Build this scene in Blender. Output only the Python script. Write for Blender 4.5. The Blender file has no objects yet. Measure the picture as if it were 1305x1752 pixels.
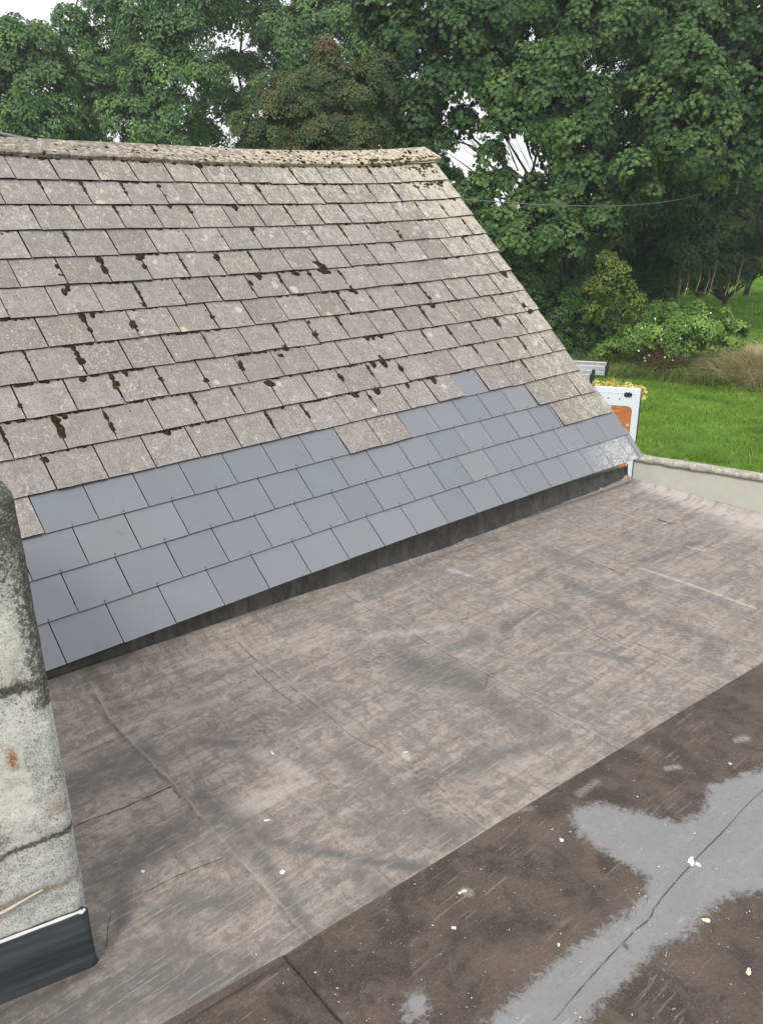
import bpy, math, random
import numpy as np
from mathutils import Vector, Matrix
sc = bpy.context.scene
col = sc.collection
rng = np.random.default_rng(7); random.seed(7)

# ------------------------------------------------------------------ camera
CAM = np.array([-1.015, -3.627, 2.137])
RM = np.array([[0.7562042389894393, -0.6542463794168363, -0.010808513050557633],
               [-0.24614120338614426, -0.2691172157200977, -0.9311232099989148],
               [0.6062752319945321, 0.7067797388317123, -0.3645445704532613]])  # right, down, forward
FPX = 1345.0718
cd = bpy.data.cameras.new('camera'); cam = bpy.data.objects.new('camera', cd); col.objects.link(cam)
cd.sensor_fit = 'HORIZONTAL'; cd.sensor_width = 36.0; cd.lens = FPX / 1305 * 36
cd.clip_start = 0.05; cd.clip_end = 2000
m = Matrix((RM[0], -RM[1], -RM[2])).transposed().to_4x4(); m.translation = Vector(CAM)
cam.matrix_world = m
sc.camera = cam

# ------------------------------------------------------------------ world and sun
SUN_EL, SUN_AZ = math.radians(48), math.radians(-118)
w = bpy.data.worlds.new('World'); sc.world = w; w.use_nodes = True
nt = w.node_tree; nt.nodes.clear()
wo = nt.nodes.new('ShaderNodeOutputWorld'); bg = nt.nodes.new('ShaderNodeBackground')
sky = nt.nodes.new('ShaderNodeTexSky'); sky.sky_type = 'NISHITA'; sky.sun_disc = False
sky.sun_elevation = SUN_EL; sky.sun_rotation = SUN_AZ; sky.air_density = 1.0; sky.dust_density = 2.0
tc = nt.nodes.new('ShaderNodeTexCoord')
cn = nt.nodes.new('ShaderNodeTexNoise'); cn.inputs['Scale'].default_value = 2.2; cn.inputs['Detail'].default_value = 6
cr = nt.nodes.new('ShaderNodeValToRGB')
cr.color_ramp.elements[0].position = .3; cr.color_ramp.elements[0].color = (8.1, 8.3, 8.8, 1)
cr.color_ramp.elements[1].position = .7; cr.color_ramp.elements[1].color = (10.6, 10.6, 10.6, 1)
mixw = nt.nodes.new('ShaderNodeMix'); mixw.data_type = 'RGBA'; mixw.inputs[0].default_value = .85
nt.links.new(tc.outputs['Generated'], cn.inputs['Vector'])
nt.links.new(cn.outputs[0], cr.inputs[0])
nt.links.new(sky.outputs[0], mixw.inputs[6]); nt.links.new(cr.outputs[0], mixw.inputs[7])
nt.links.new(mixw.outputs[2], bg.inputs[0]); bg.inputs[1].default_value = .1
nt.links.new(bg.outputs[0], wo.inputs[0])
sd = bpy.data.lights.new('sun', 'SUN'); sun = bpy.data.objects.new('sun', sd); col.objects.link(sun)
sd.energy = 1.5; sd.angle = math.radians(14); sd.color = (1, .96, .9)
# direction towards the sun (same azimuth convention as the sky node)
sdir = Vector((math.sin(SUN_AZ) * math.cos(SUN_EL), math.cos(SUN_AZ) * math.cos(SUN_EL), math.sin(SUN_EL)))
sun.rotation_euler = sdir.to_track_quat('Z', 'Y').to_euler()
sc.view_settings.view_transform = 'Standard'; sc.view_settings.look = 'None'
sc.view_settings.exposure = 0.5; sc.view_settings.gamma = 1.0
sc.cycles.max_bounces = 6; sc.cycles.transparent_max_bounces = 4

# ------------------------------------------------------------------ geometry of the place
TH = 0.7459404; G = 0.2437816; H = -0.2057; GROUND = -3.55
UU = np.array([1., 0, 0]); VV = np.array([0, math.cos(TH), math.sin(TH)]); NN = np.array([0, -math.sin(TH), math.cos(TH)])
WC = [-0.01703, -0.02712, 0.3537, -0.32497, 0.10401, -0.69222, -0.03313, 0.77291, 0.33736, 0.68757, -1.20954,
      -0.29859, -0.9548, 0.79989, 0.52766, 0.47017, -0.45854]
def sag(u, v):                         # the old roof is not flat: it sags a little
    a = np.clip(np.asarray(u, float), -.6, 5.3) / 5.; b = np.clip(np.asarray(v, float), 0, 3.75) / 3.5
    r = 0; k = 0
    for i in range(5):
        for j in range(4):
            if i + j <= 5:
                r = r + WC[k] * a ** i * b ** j; k += 1
    return r
def rf(u, v, wn=0.):                   # roof coordinates -> world
    u = np.asarray(u, float); v = np.asarray(v, float)
    return u[..., None] * UU + v[..., None] * VV + (sag(u, v) + wn)[..., None] * NN
def ray(px, py):
    d = RM.T @ np.array([(px - 652.5) / FPX, (py - 876.) / FPX, 1.]); return d / np.linalg.norm(d)
def onz(px, py, z=H):
    d = ray(px, py); return CAM + d * (z - CAM[2]) / d[2]
def onroof(px, py, wn=0.):
    d = ray(px, py); ww = wn
    for _ in range(3):
        t = (ww - CAM @ NN) / (d @ NN); P = CAM + t * d; ww = wn + float(sag(P @ UU, P @ VV))
    return float(P @ UU), float(P @ VV)
def at(px, py, D):
    d = ray(px, py); return CAM + d * D / math.hypot(d[0], d[1])

# ------------------------------------------------------------------ helpers
def fast(name, verts, faces, mat=None, parent=None, attrs=None, smooth=False, vattrs=None):
    """verts (N,3); faces (F,k) all the same size"""
    verts = np.asarray(verts, np.float32); faces = np.asarray(faces, np.int32)
    me = bpy.data.meshes.new(name); k = faces.shape[1]
    me.vertices.add(len(verts)); me.vertices.foreach_set('co', verts.ravel())
    me.loops.add(faces.size); me.loops.foreach_set('vertex_index', faces.ravel())
    me.polygons.add(len(faces)); me.polygons.foreach_set('loop_start', np.arange(0, faces.size, k, dtype=np.int32))
    try: me.polygons.foreach_set('loop_total', np.full(len(faces), k, np.int32))
    except Exception: pass
    for a, v in (attrs or {}).items():
        at_ = me.attributes.new(a, 'FLOAT', 'FACE'); at_.data.foreach_set('value', np.asarray(v, np.float32))
    for a, v in (vattrs or {}).items():
        v = np.asarray(v, np.float32)
        if v.ndim == 1:
            at_ = me.attributes.new(a, 'FLOAT', 'POINT'); at_.data.foreach_set('value', v)
        else:
            at_ = me.attributes.new(a, 'FLOAT_VECTOR', 'POINT'); at_.data.foreach_set('vector', v.ravel())
    me.polygons.foreach_set('use_smooth', np.full(len(faces), smooth, bool))
    me.update(calc_edges=True)
    return link(name, me, mat, parent)
def link(name, me, mat=None, parent=None):
    o = bpy.data.objects.new(name, me); col.objects.link(o)
    if mat: me.materials.append(mat)
    if parent: o.parent = parent
    return o
def tag(o, label=None, cat=None, group=None, kind=None):
    if label: o['label'] = label
    if cat: o['category'] = cat
    if group: o['group'] = group
    if kind: o['kind'] = kind
    return o
def empty(name, label=None, cat=None, group=None, kind=None, loc=(0, 0, 0), rz=0):
    o = bpy.data.objects.new(name, None); col.objects.link(o); o.location = loc; o.rotation_euler = (0, 0, rz)
    return tag(o, label, cat, group, kind)
class MB:                               # collects quads / polygons into one mesh
    def __init__(s): s.v = []; s.f = []
    def add(s, V, F):
        b = len(s.v); s.v += [tuple(map(float, q)) for q in V]; s.f += [tuple(b + i for i in f) for f in F]; return s
    def box(s, x0, x1, y0, y1, z0, z1):
        return s.add([(x0, y0, z0), (x1, y0, z0), (x1, y1, z0), (x0, y1, z0), (x0, y0, z1), (x1, y0, z1), (x1, y1, z1), (x0, y1, z1)],
                     [(0, 3, 2, 1), (4, 5, 6, 7), (0, 1, 5, 4), (1, 2, 6, 5), (2, 3, 7, 6), (3, 0, 4, 7)])
    def prism(s, pts, a, b, axis=1):     # outline pts in the two other axes, extruded along axis
        n = len(pts); V = []
        for t in (a, b):
            for p, q in pts:
                V.append((t, p, q) if axis == 0 else (p, t, q) if axis == 1 else (p, q, t))
        F = [tuple(range(n))[::-1], tuple(range(n, 2 * n))] + [(i, (i + 1) % n, n + (i + 1) % n, n + i) for i in range(n)]
        return s.add(V, F)
    def tube(s, pts, rad, n=8):
        pts = [np.array(p, float) for p in pts]
        if not hasattr(rad, '__len__'): rad = [rad] * len(pts)
        V = []; F = []
        for i, p in enumerate(pts):
            d = pts[min(i + 1, len(pts) - 1)] - pts[max(i - 1, 0)]; d /= np.linalg.norm(d) + 1e-9
            a = np.cross(d, (0, 0, 1) if abs(d[2]) < .9 else (1, 0, 0)); a /= np.linalg.norm(a); b = np.cross(d, a)
            for k in range(n):
                t = 2 * math.pi * k / n; V.append(p + rad[i] * (a * math.cos(t) + b * math.sin(t)))
        for i in range(len(pts) - 1):
            for k in range(n):
                F.append((i * n + k, i * n + (k + 1) % n, (i + 1) * n + (k + 1) % n, (i + 1) * n + k))
        F.append(tuple(range(n))); F.append(tuple(range((len(pts) - 1) * n, len(pts) * n))[::-1])
        return s.add(V, F)
    def build(s, name, mat=None, parent=None, bevel=0, smooth=False):
        me = bpy.data.meshes.new(name); me.from_pydata(s.v, [], s.f); me.update()
        import bmesh
        bm = bmesh.new(); bm.from_mesh(me); bmesh.ops.recalc_face_normals(bm, faces=bm.faces); bm.to_mesh(me); bm.free()
        if smooth: me.polygons.foreach_set('use_smooth', [True] * len(me.polygons))
        o = link(name, me, mat, parent)
        if bevel:
            b = o.modifiers.new('bevel', 'BEVEL'); b.width = bevel; b.segments = 2; b.limit_method = 'ANGLE'
        return o

def lattice(n=256):
    return rng.random((n, n))
LAT = lattice()
def vnoise(x, y, s=1., seed=0):
    x = np.asarray(x) * s + seed * 17.3; y = np.asarray(y) * s + seed * 31.7
    xi = np.floor(x).astype(int); yi = np.floor(y).astype(int); fx = x - xi; fy = y - yi
    fx = fx * fx * (3 - 2 * fx); fy = fy * fy * (3 - 2 * fy)
    g = lambda a, b: LAT[a % 256, b % 256]
    return (g(xi, yi) * (1 - fx) + g(xi + 1, yi) * fx) * (1 - fy) + (g(xi, yi + 1) * (1 - fx) + g(xi + 1, yi + 1) * fx) * fy
def fbm(x, y, s=1., seed=0, o=5):
    r = 0; a = .5; t = 0
    for k in range(o):
        r = r + a * vnoise(x, y, s * 2 ** k, seed + k); t += a; a *= .55
    return r / t

# ------------------------------------------------------------------ materials
class NT:
    def __init__(s, name):
        s.m = bpy.data.materials.new(name); s.m.use_nodes = True; s.t = s.m.node_tree; s.t.nodes.clear()
        s.out = s.t.nodes.new('ShaderNodeOutputMaterial'); s.b = s.t.nodes.new('ShaderNodeBsdfPrincipled')
        s.t.links.new(s.b.outputs[0], s.out.inputs[0])
    def n(s, t, **k):
        q = s.t.nodes.new(t)
        for a, v in k.items(): setattr(q, a, v)
        return q
    def l(s, a, b): s.t.links.new(a, b)
    def val(s, x, sock):
        if isinstance(x, (int, float)): sock.default_value = x
        elif isinstance(x, tuple): sock.default_value = x if len(x) == 4 else (*x, 1)
        else: s.l(x, sock)
    def noise(s, scale, detail=4, rough=.55, vec=None, dist=0):
        q = s.n('ShaderNodeTexNoise'); q.inputs['Scale'].default_value = scale; q.inputs['Detail'].default_value = detail
        q.inputs['Roughness'].default_value = rough; q.inputs['Distortion'].default_value = dist
        if vec is not None: s.l(vec, q.inputs['Vector'])
        return q.outputs[0]
    def vor(s, scale, vec=None, feature='F1', rnd=1.):
        q = s.n('ShaderNodeTexVoronoi', feature=feature); q.inputs['Scale'].default_value = scale
        q.inputs['Randomness'].default_value = rnd
        if vec is not None: s.l(vec, q.inputs['Vector'])
        return q
    def ramp(s, x, a, b, ca=0., cb=1.):
        q = s.n('ShaderNodeMapRange', clamp=True); q.interpolation_type = 'SMOOTHSTEP'
        s.val(x, q.inputs[0]); q.inputs[1].default_value = a; q.inputs[2].default_value = b
        q.inputs[3].default_value = ca; q.inputs[4].default_value = cb
        return q.outputs[0]
    def mix(s, f, a, b, mode='MIX'):
        q = s.n('ShaderNodeMix', data_type='RGBA', blend_type=mode)
        s.val(f, q.inputs[0]); s.val(a, q.inputs[6]); s.val(b, q.inputs[7]); return q.outputs[2]
    def math(s, op, a, b=0.):
        q = s.n('ShaderNodeMath', operation=op); s.val(a, q.inputs[0]); s.val(b, q.inputs[1]); return q.outputs[0]
    def attr(s, name, vec=False):
        q = s.n('ShaderNodeAttribute', attribute_name=name); return q.outputs['Vector'] if vec else q.outputs['Fac']
    def obj(s): return s.n('ShaderNodeTexCoord').outputs['Object']
    def geo(s): return s.n('ShaderNodeNewGeometry').outputs['Position']
    def mapping(s, vec, scale=(1, 1, 1), rot=(0, 0, 0)):
        q = s.n('ShaderNodeMapping'); s.l(vec, q.inputs[0]); q.inputs[3].default_value = scale; q.inputs[2].default_value = rot
        return q.outputs[0]
    def bump(s, h, strength=.3, dist=.01):
        q = s.n('ShaderNodeBump'); q.inputs['Strength'].default_value = strength; q.inputs['Distance'].default_value = dist
        s.l(h, q.inputs['Height']); s.l(q.outputs[0], s.b.inputs['Normal'])
    def col(s, c): s.val(c, s.b.inputs['Base Color'])
    def rough(s, r): s.val(r, s.b.inputs['Roughness'])
    def spec(s, r): s.b.inputs['Specular IOR Level'].default_value = r

def plain(name, c, rough=.6, metal=0., spec=.5, var=.15, scale=8):
    q = NT(name); n = q.noise(scale, 5, vec=q.geo())
    q.col(q.mix(n, tuple(x * (1 - var) for x in c), tuple(min(1, x * (1 + var)) for x in c))); q.rough(rough)
    q.b.inputs['Metallic'].default_value = metal; q.spec(spec); return q.m

def mat_old_slate():
    q = NT('weathered slate'); uv = q.attr('ruv', True); rnd = q.attr('rnd'); edge = q.attr('edge'); lich = q.attr('lich')
    base = q.mix(rnd, (.225, .201, .182), (.368, .342, .320))
    big = q.noise(1.1, 4, vec=uv); base = q.mix(q.ramp(big, .35, .65), base, q.mix(.5, base, (.30, .285, .275)))
    mid = q.noise(14, 6, .65, vec=uv); base = q.mix(q.ramp(mid, .38, .7, 0, .55), base, (.145, .125, .110))
    fine = q.noise(150, 5, .8, vec=uv); base = q.mix(q.ramp(fine, .50, .58, 0, .8), base, (.10, .083, .072)); base = q.mix(q.ramp(q.noise(48, 6, .8, vec=uv), .52, .60, 0, .6), base, (.12, .10, .088))
    fine2 = q.noise(210, 4, .8, vec=q.mapping(uv, (1, 1.3, 1))); base = q.mix(q.ramp(fine2, .51, .60, 0, .75), base, (.50, .46, .42))
    # down-slope water streaks
    st = q.noise(1, 5, .6, vec=q.mapping(uv, (55, 5, 1))); base = q.mix(q.ramp(st, .52, .75, 0, .35), base, (.42, .39, .36))
    # round lichens
    vv = q.vor(6.5, q.mix(.05, uv, q.n('ShaderNodeTexNoise').outputs[1]))
    cellr = q.n('ShaderNodeSeparateColor'); q.l(vv.outputs['Color'], cellr.inputs[0])
    nz = q.noise(45, 3, vec=uv)
    dist = q.math('ADD', vv.outputs['Distance'], q.math('MULTIPLY', q.math('SUBTRACT', nz, .5), .22))
    rad = q.math('MULTIPLY', q.ramp(cellr.outputs[0], .80, 1., 0, 1), .22)
    lm = q.ramp(q.math('SUBTRACT', dist, rad), -.03, .01, 1, 0)
    lm = q.math('MULTIPLY', lm, q.ramp(cellr.outputs[0], .78, .84))
    base = q.mix(q.math('MULTIPLY', lm, .62), base, q.mix(cellr.outputs[1], (.56, .55, .50), (.60, .54, .38)))
    # small crusty flecks, in drifts
    v2 = q.vor(48, uv); n2 = q.noise(2.6, 3, vec=uv)
    v2m = q.math('MULTIPLY', q.ramp(v2.outputs['Distance'], .12, .34, 1, 0), q.ramp(q.math('ADD', n2, q.math('MULTIPLY', lich, .16)), .50, .66))
    base = q.mix(q.math('MULTIPLY', v2m, .75), base, (.60, .57, .50))
    # heavy crust near ridge and verge
    n3 = q.noise(13, 8, .85, vec=q.mapping(uv, (1.3, .8, 1)), dist=1.2)
    hv = q.ramp(q.math('ADD', n3, q.math('MULTIPLY', lich, .085)), .57, .62)
    base = q.mix(q.math('MULTIPLY', hv, .75), base, q.mix(mid, (.62, .55, .42), (.52, .49, .42)))
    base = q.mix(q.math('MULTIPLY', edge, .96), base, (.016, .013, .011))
    q.col(base); q.rough(.92); q.spec(.25)
    q.bump(q.math('ADD', fine, q.math('MULTIPLY', mid, 1.5)), .5, .004); return q.m
def mat_new_slate():
    q = NT('new blue grey slate'); uv = q.attr('ruv', True); rnd = q.attr('rnd'); edge = q.attr('edge')
    base = q.mix(rnd, (.150, .160, .172), (.188, .188, .198))
    n = q.noise(3.5, 4, vec=uv, dist=.6); base = q.mix(q.ramp(n, .45, .7, 0, .3), base, (.17, .20, .23))
    sm = q.noise(7, 6, .6, vec=uv, dist=1.); sm2 = q.noise(38, 4, vec=uv)
    base = q.mix(q.math('MULTIPLY', q.ramp(sm, .60, .70, 0, .55), q.ramp(sm2, .4, .6)), base, (.115, .14, .165))
    lt = q.attr('chalk'); cn_ = q.noise(26, 5, .7, vec=uv, dist=1.2)
    base = q.mix(q.math('MULTIPLY', lt, q.ramp(cn_, .38, .65)), base, (.60, .58, .56))
    v = q.vor(22, uv); sp = q.n('ShaderNodeSeparateColor'); q.l(v.outputs['Color'], sp.inputs[0])
    base = q.mix(q.math('MULTIPLY', q.ramp(v.outputs['Distance'], .03, .06, .8, 0), q.ramp(sp.outputs[0], .9, .93)), base, (.7, .7, .7))
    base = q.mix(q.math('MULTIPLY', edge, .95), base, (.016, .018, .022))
    q.col(base); q.rough(q.ramp(n, .3, .7, .32, .44)); q.spec(1.); q.bump(q.noise(90, 3, vec=uv), .08, .002); return q.m
def mat_moss():
    q = NT('dark moss'); p = q.geo(); n = q.noise(60, 5, .7, vec=p)
    q.col(q.mix(q.ramp(n, .35, .7), (.016, .012, .008), (.075, .055, .034))); q.rough(1.); q.spec(.1)
    q.bump(q.noise(220, 3, vec=p), .8, .006); return q.m
def mat_green_moss():
    q = NT('olive moss'); p = q.geo(); n = q.noise(60, 5, .7, vec=p)
    q.col(q.mix(q.ramp(n, .35, .7), (.025, .020, .010), (.13, .11, .035))); q.rough(1.); q.spec(.1)
    q.bump(q.noise(220, 3, vec=p), .8, .006); return q.m
def mat_ridge():
    q = NT('lichened ridge tile'); p = q.geo(); r = q.attr('rnd'); g = q.attr('gold')
    n = q.noise(9, 6, .7, vec=p); n2 = q.noise(70, 5, .75, vec=p); n3 = q.noise(22, 5, .7, vec=p)
    base = q.mix(q.ramp(n, .35, .65), (.22, .19, .165), (.33, .29, .25))
    lic = q.mix(g, (.50, .46, .38), (.68, .60, .44))
    base = q.mix(q.ramp(q.math('ADD', n3, q.math('MULTIPLY', g, .08)), .51, .57, 0, .85), base, lic)
    base = q.mix(q.ramp(n2, .50, .60, 0, .75), base, (.10, .08, .06)); base = q.mix(q.ramp(n, .52, .6, 0, .5), base, (.15, .12, .10))
    v = q.vor(16, q.mapping(p, (1, 1, 1))); sp = q.n('ShaderNodeSeparateColor'); q.l(v.outputs['Color'], sp.inputs[0])
    d = q.math('ADD', v.outputs['Distance'], q.math('MULTIPLY', q.math('SUBTRACT', n2, .5), .3))
    base = q.mix(q.math('MULTIPLY', q.ramp(d, .18, .28, .9, 0), q.ramp(sp.outputs[0], .55, .6)), base, (.035, .026, .016))
    q.col(base); q.rough(.95); q.spec(.2); q.bump(n2, .6, .008); return q.m
def mat_felt():
    q = NT('grey taupe roofing felt'); p = q.geo(); s4 = q.attr('seam'); s5 = q.attr('seam_shade'); s1 = q.attr('stain'); s2 = q.attr('pale'); s3 = q.attr('dirt_shade')
    base = q.mix(q.noise(5, 5, vec=p), (.240, .200, .168), (.335, .286, .245))
    stk = q.noise(1, 6, .65, vec=q.mapping(p, (1.3, 30, 1), (0, 0, .05))); base = q.mix(q.ramp(stk, .50, .57, 0, .6), base, (.41, .355, .31)); stk3 = q.noise(1, 6, .7, vec=q.mapping(p, (1.1, 16, 1), (0, 0, .1))); base = q.mix(q.ramp(stk3, .51, .58, 0, .6), base, (.155, .136, .118))
    stk2 = q.noise(1, 6, .65, vec=q.mapping(p, (24, 2.6, 1), (0, 0, -.1))); base = q.mix(q.ramp(stk2, .52, .60, 0, .45), base, (.145, .126, .108))
    sn = q.noise(16, 6, .7, vec=p, dist=.5)
    bl = q.noise(2.6, 8, .75, vec=p, dist=.7); base = q.mix(q.ramp(bl, .505, .56, 0, .6), base, (.180, .176, .166)); base = q.mix(q.ramp(bl, .38, .46, .45, 0), base, (.37, .32, .285)); b2_ = q.noise(11, 7, .75, vec=p, dist=1.5); base = q.mix(q.ramp(b2_, .51, .56, 0, .5), base, (.145, .132, .122)); base = q.mix(q.ramp(b2_, .42, .47, .45, 0), base, (.38, .345, .31)); b3_ = q.noise(55, 6, .8, vec=p, dist=.5); base = q.mix(q.ramp(b3_, .52, .60, 0, .32), base, (.13, .118, .108)); base = q.mix(q.ramp(b3_, .40, .48, .25, 0), base, (.40, .37, .335))
    base = q.mix(q.math('MULTIPLY', s1, q.ramp(q.math('ADD', q.math('MULTIPLY', sn, .5), q.math('MULTIPLY', stk, .5)), .40, .52, .3, .95)), base, (.125, .124, .118))
    sc_ = q.noise(1, 4, .7, vec=q.mapping(p, (6, 110, 1), (0, 0, .75))); base = q.mix(q.ramp(sc_, .57, .64, 0, .45), base, (.42, .38, .35))
    base = q.mix(q.math('MULTIPLY', s2, q.ramp(q.math('ADD', q.math('MULTIPLY', sn, .5), q.math('MULTIPLY', stk, .5)), .40, .53, .15, .95)), base, (.48, .435, .395))
    base = q.mix(q.math('MULTIPLY', s3, q.ramp(sn, .2, .7, .5, 1.)), base, (.075, .062, .052))
    base = q.mix(q.math('MULTIPLY', s4, q.ramp(b3_, .42, .54, .1, .55)), base, (.44, .395, .355)); base = q.mix(q.math('MULTIPLY', s5, q.ramp(sn, .44, .54, .05, .9)), base, (.09, .08, .072))
    f = q.noise(260, 4, .8, vec=p); base = q.mix(q.ramp(f, .51, .60, 0, .5), base, (.11, .095, .085)); base = q.mix(q.ramp(f, .28, .42, .35, 0), base, (.36, .33, .30))
    v = q.vor(30, p); sp = q.n('ShaderNodeSeparateColor'); q.l(v.outputs['Color'], sp.inputs[0])
    base = q.mix(q.math('MULTIPLY', q.ramp(v.outputs['Distance'], .03, .07, .7, 0), q.ramp(sp.outputs[0], .93, .95)), base, (.6, .57, .53))
    q.col(base); q.rough(q.ramp(sn, .3, .7, .62, .85)); q.spec(.35)
    q.bump(q.math('ADD', q.math('MULTIPLY', stk, .5), q.math('ADD', f, sn)), .35, .004); return q.m
def mat_brown():
    q = NT('dark brown worn felt'); p = q.geo(); pa = q.attr('patch'); s3 = q.attr('dirt_shade'); s2 = q.attr('pale')
    n = q.noise(7, 7, .7, vec=p, dist=.5); base = q.mix(q.ramp(n, .40, .60), (.044, .033, .026), (.094, .072, .057))
    sm = q.noise(3.2, 5, vec=p, dist=1.); base = q.mix(q.ramp(sm, .5, .62, 0, .3), base, (.15, .115, .09))
    gsp = q.noise(120, 5, .8, vec=p); base = q.mix(q.ramp(gsp, .53, .62, 0, .35), base, (.20, .165, .145)); base = q.mix(q.ramp(gsp, .36, .46, .5, 0), base, (.02, .016, .014))
    for rot, sx in ((.25, 60), (1.1, 75)):
        sc_ = q.noise(1, 3, .6, vec=q.mapping(p, (5, sx, 1), (0, 0, rot)), dist=.3); base = q.mix(q.math('MULTIPLY', q.ramp(sc_, .61, .67, 0, .5), q.ramp(q.noise(4, 3, vec=p), .45, .6)), base, (.22, .19, .165))
    # hardened grey sealant patch
    edge = q.noise(26, 7, .8, vec=p, dist=1.2)
    pm = q.ramp(q.math('ADD', pa, q.math('MULTIPLY', q.math('SUBTRACT', edge, .5), 2.0)), .30, .70, 0, .92)
    gb = q.mix(q.noise(6, 6, .7, vec=p, dist=.8), (.195, .193, .19), (.29, .288, .286))
    gb = q.mix(q.ramp(q.noise(50, 6, .8, vec=p), .52, .62, 0, .3), gb, (.13, .12, .115))
    gb = q.mix(q.ramp(q.noise(1, 4, .7, vec=q.mapping(p, (8, 60, 1), (0, 0, .6))), .6, .7, 0, .5), gb, (.45, .45, .45))
    base = q.mix(pm, base, gb)
    base = q.mix(q.math('MULTIPLY', s2, q.ramp(gsp, .35, .6)), base, (.40, .37, .33))
    base = q.mix(q.math('MULTIPLY', s3, .85), base, (.018, .014, .012))
    v = q.vor(75, p); sp = q.n('ShaderNodeSeparateColor'); q.l(v.outputs['Color'], sp.inputs[0])
    dens = q.ramp(q.noise(2.4, 3, vec=p), .40, .62, .998, .965)
    on = q.math('GREATER_THAN', sp.outputs[0], dens)
    base = q.mix(q.math('MULTIPLY', q.ramp(v.outputs['Distance'], .10, .2, .9, 0), on), base, (.66, .63, .58))
    q.col(base); q.rough(q.ramp(n, .3, .7, .5, .8)); q.spec(.4)
    q.bump(q.math('ADD', q.math('ADD', gsp, n), pm), .45, .004); return q.m
def mat_bitumen():
    q = NT('black bitumen upstand'); p = q.geo(); st = q.noise(1, 6, .7, vec=q.mapping(p, (14, 1, 5)), dist=.8)
    base = q.mix(q.ramp(st, .35, .7), (.026, .026, .026), (.075, .072, .066)); n = q.noise(16, 5, .7, vec=p)
    base = q.mix(q.ramp(n, .58, .72, 0, .5), base, (.13, .115, .095)); q.col(base); q.rough(.55); q.spec(.45)
    q.bump(n, .4, .01); return q.m
def mat_render_wall():
    q = NT('weathered whitewashed render'); p = q.geo(); n = q.noise(3.2, 6, .7, vec=p); f = q.noise(75, 6, .85, vec=p); f2 = q.noise(170, 4, .8, vec=p)
    a = q.attr('dark'); y = q.attr('cream'); r = q.attr('rust'); b = q.attr('brown')
    base = q.mix(q.ramp(n, .38, .62), (.62, .62, .59), (.84, .835, .79))
    pass
    g = q.math('ADD', f, q.math('MULTIPLY', a, .26))
    base = q.mix(q.ramp(g, .56, .62, 0, .85), base, (.085, .080, .070)); f3 = q.noise(34, 7, .85, vec=p, dist=.6); base = q.mix(q.ramp(f3, .55, .61, 0, .5), base, (.18, .175, .165)); base = q.mix(q.ramp(f3, .40, .465, .7, 0), base, (.84, .84, .79))
    base = q.mix(q.ramp(f2, .52, .58, 0, .6), base, (.17, .17, .16)); base = q.mix(q.ramp(f2, .40, .46, .6, 0), base, (.84, .84, .80))
    base = q.mix(q.math('MULTIPLY', y, q.ramp(f3, .40, .60, 1., .35)), base, (.88, .87, .76))
    base = q.mix(q.math('MULTIPLY', a, q.ramp(f, .3, .6, .25, .85)), base, (.055, .050, .042))
    base = q.mix(q.math('MULTIPLY', b, q.ramp(f, .3, .6, .4, .9)), base, (.30, .22, .13))
    base = q.mix(q.math('MULTIPLY', r, q.ramp(f, .35, .55)), base, (.42, .15, .045))
    q.col(base); q.rough(.95); q.spec(.2); q.bump(q.math('ADD', f, q.math('MULTIPLY', f2, .6)), .9, .012); return q.m
def mat_lead():
    q = NT('dark rubber flashing'); p = q.geo(); n = q.noise(1, 6, .6, vec=q.mapping(p, (2, 2, 24), (0, .05, 0)))
    base = q.mix(q.ramp(n, .3, .75), (.022, .025, .027), (.060, .066, .067))
    v = q.vor(40, p); base = q.mix(q.ramp(v.outputs['Distance'], .02, .06, .25, 0), base, (.4, .4, .4))
    q.col(base); q.rough(.65); q.spec(.35); q.bump(n, .25, .005); return q.m
def mat_leaf(name, c1, c2, c3, trans=.25, rough=.5, spec=.4):
    q = NT(name); r = q.attr('rnd')
    ramp = q.n('ShaderNodeValToRGB'); q.l(r, ramp.inputs[0]); e = ramp.color_ramp.elements
    e[0].position = 0; e[0].color = (*c1, 1); e[1].position = 1; e[1].color = (*c3, 1); k = e.new(.5); k.color = (*c2, 1)
    q.col(ramp.outputs[0]); q.rough(rough); q.spec(spec)
    tr = q.n('ShaderNodeBsdfTranslucent'); hs = q.mix(.5, ramp.outputs[0], (.12, .22, .03), 'MIX'); q.l(hs, tr.inputs[0])
    mx = q.n('ShaderNodeMixShader'); mx.inputs[0].default_value = trans
    q.l(q.b.outputs[0], mx.inputs[1]); q.l(tr.outputs[0], mx.inputs[2]); q.l(mx.outputs[0], q.out.inputs[0]); return q.m
def mat_ground():
    q = NT('grass ground'); p = q.geo(); n = q.noise(.35, 6, .6, vec=p); f = q.noise(9, 6, .8, vec=p)
    base = q.mix(q.ramp(n, .35, .65), (.110, .210, .036), (.180, .320, .055)); base = q.mix(q.ramp(f, .4, .7, 0, .5), base, (.05, .11, .022))
    q.col(base); q.rough(.95); q.spec(.1); q.bump(f, .6, .1); return q.m

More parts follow.
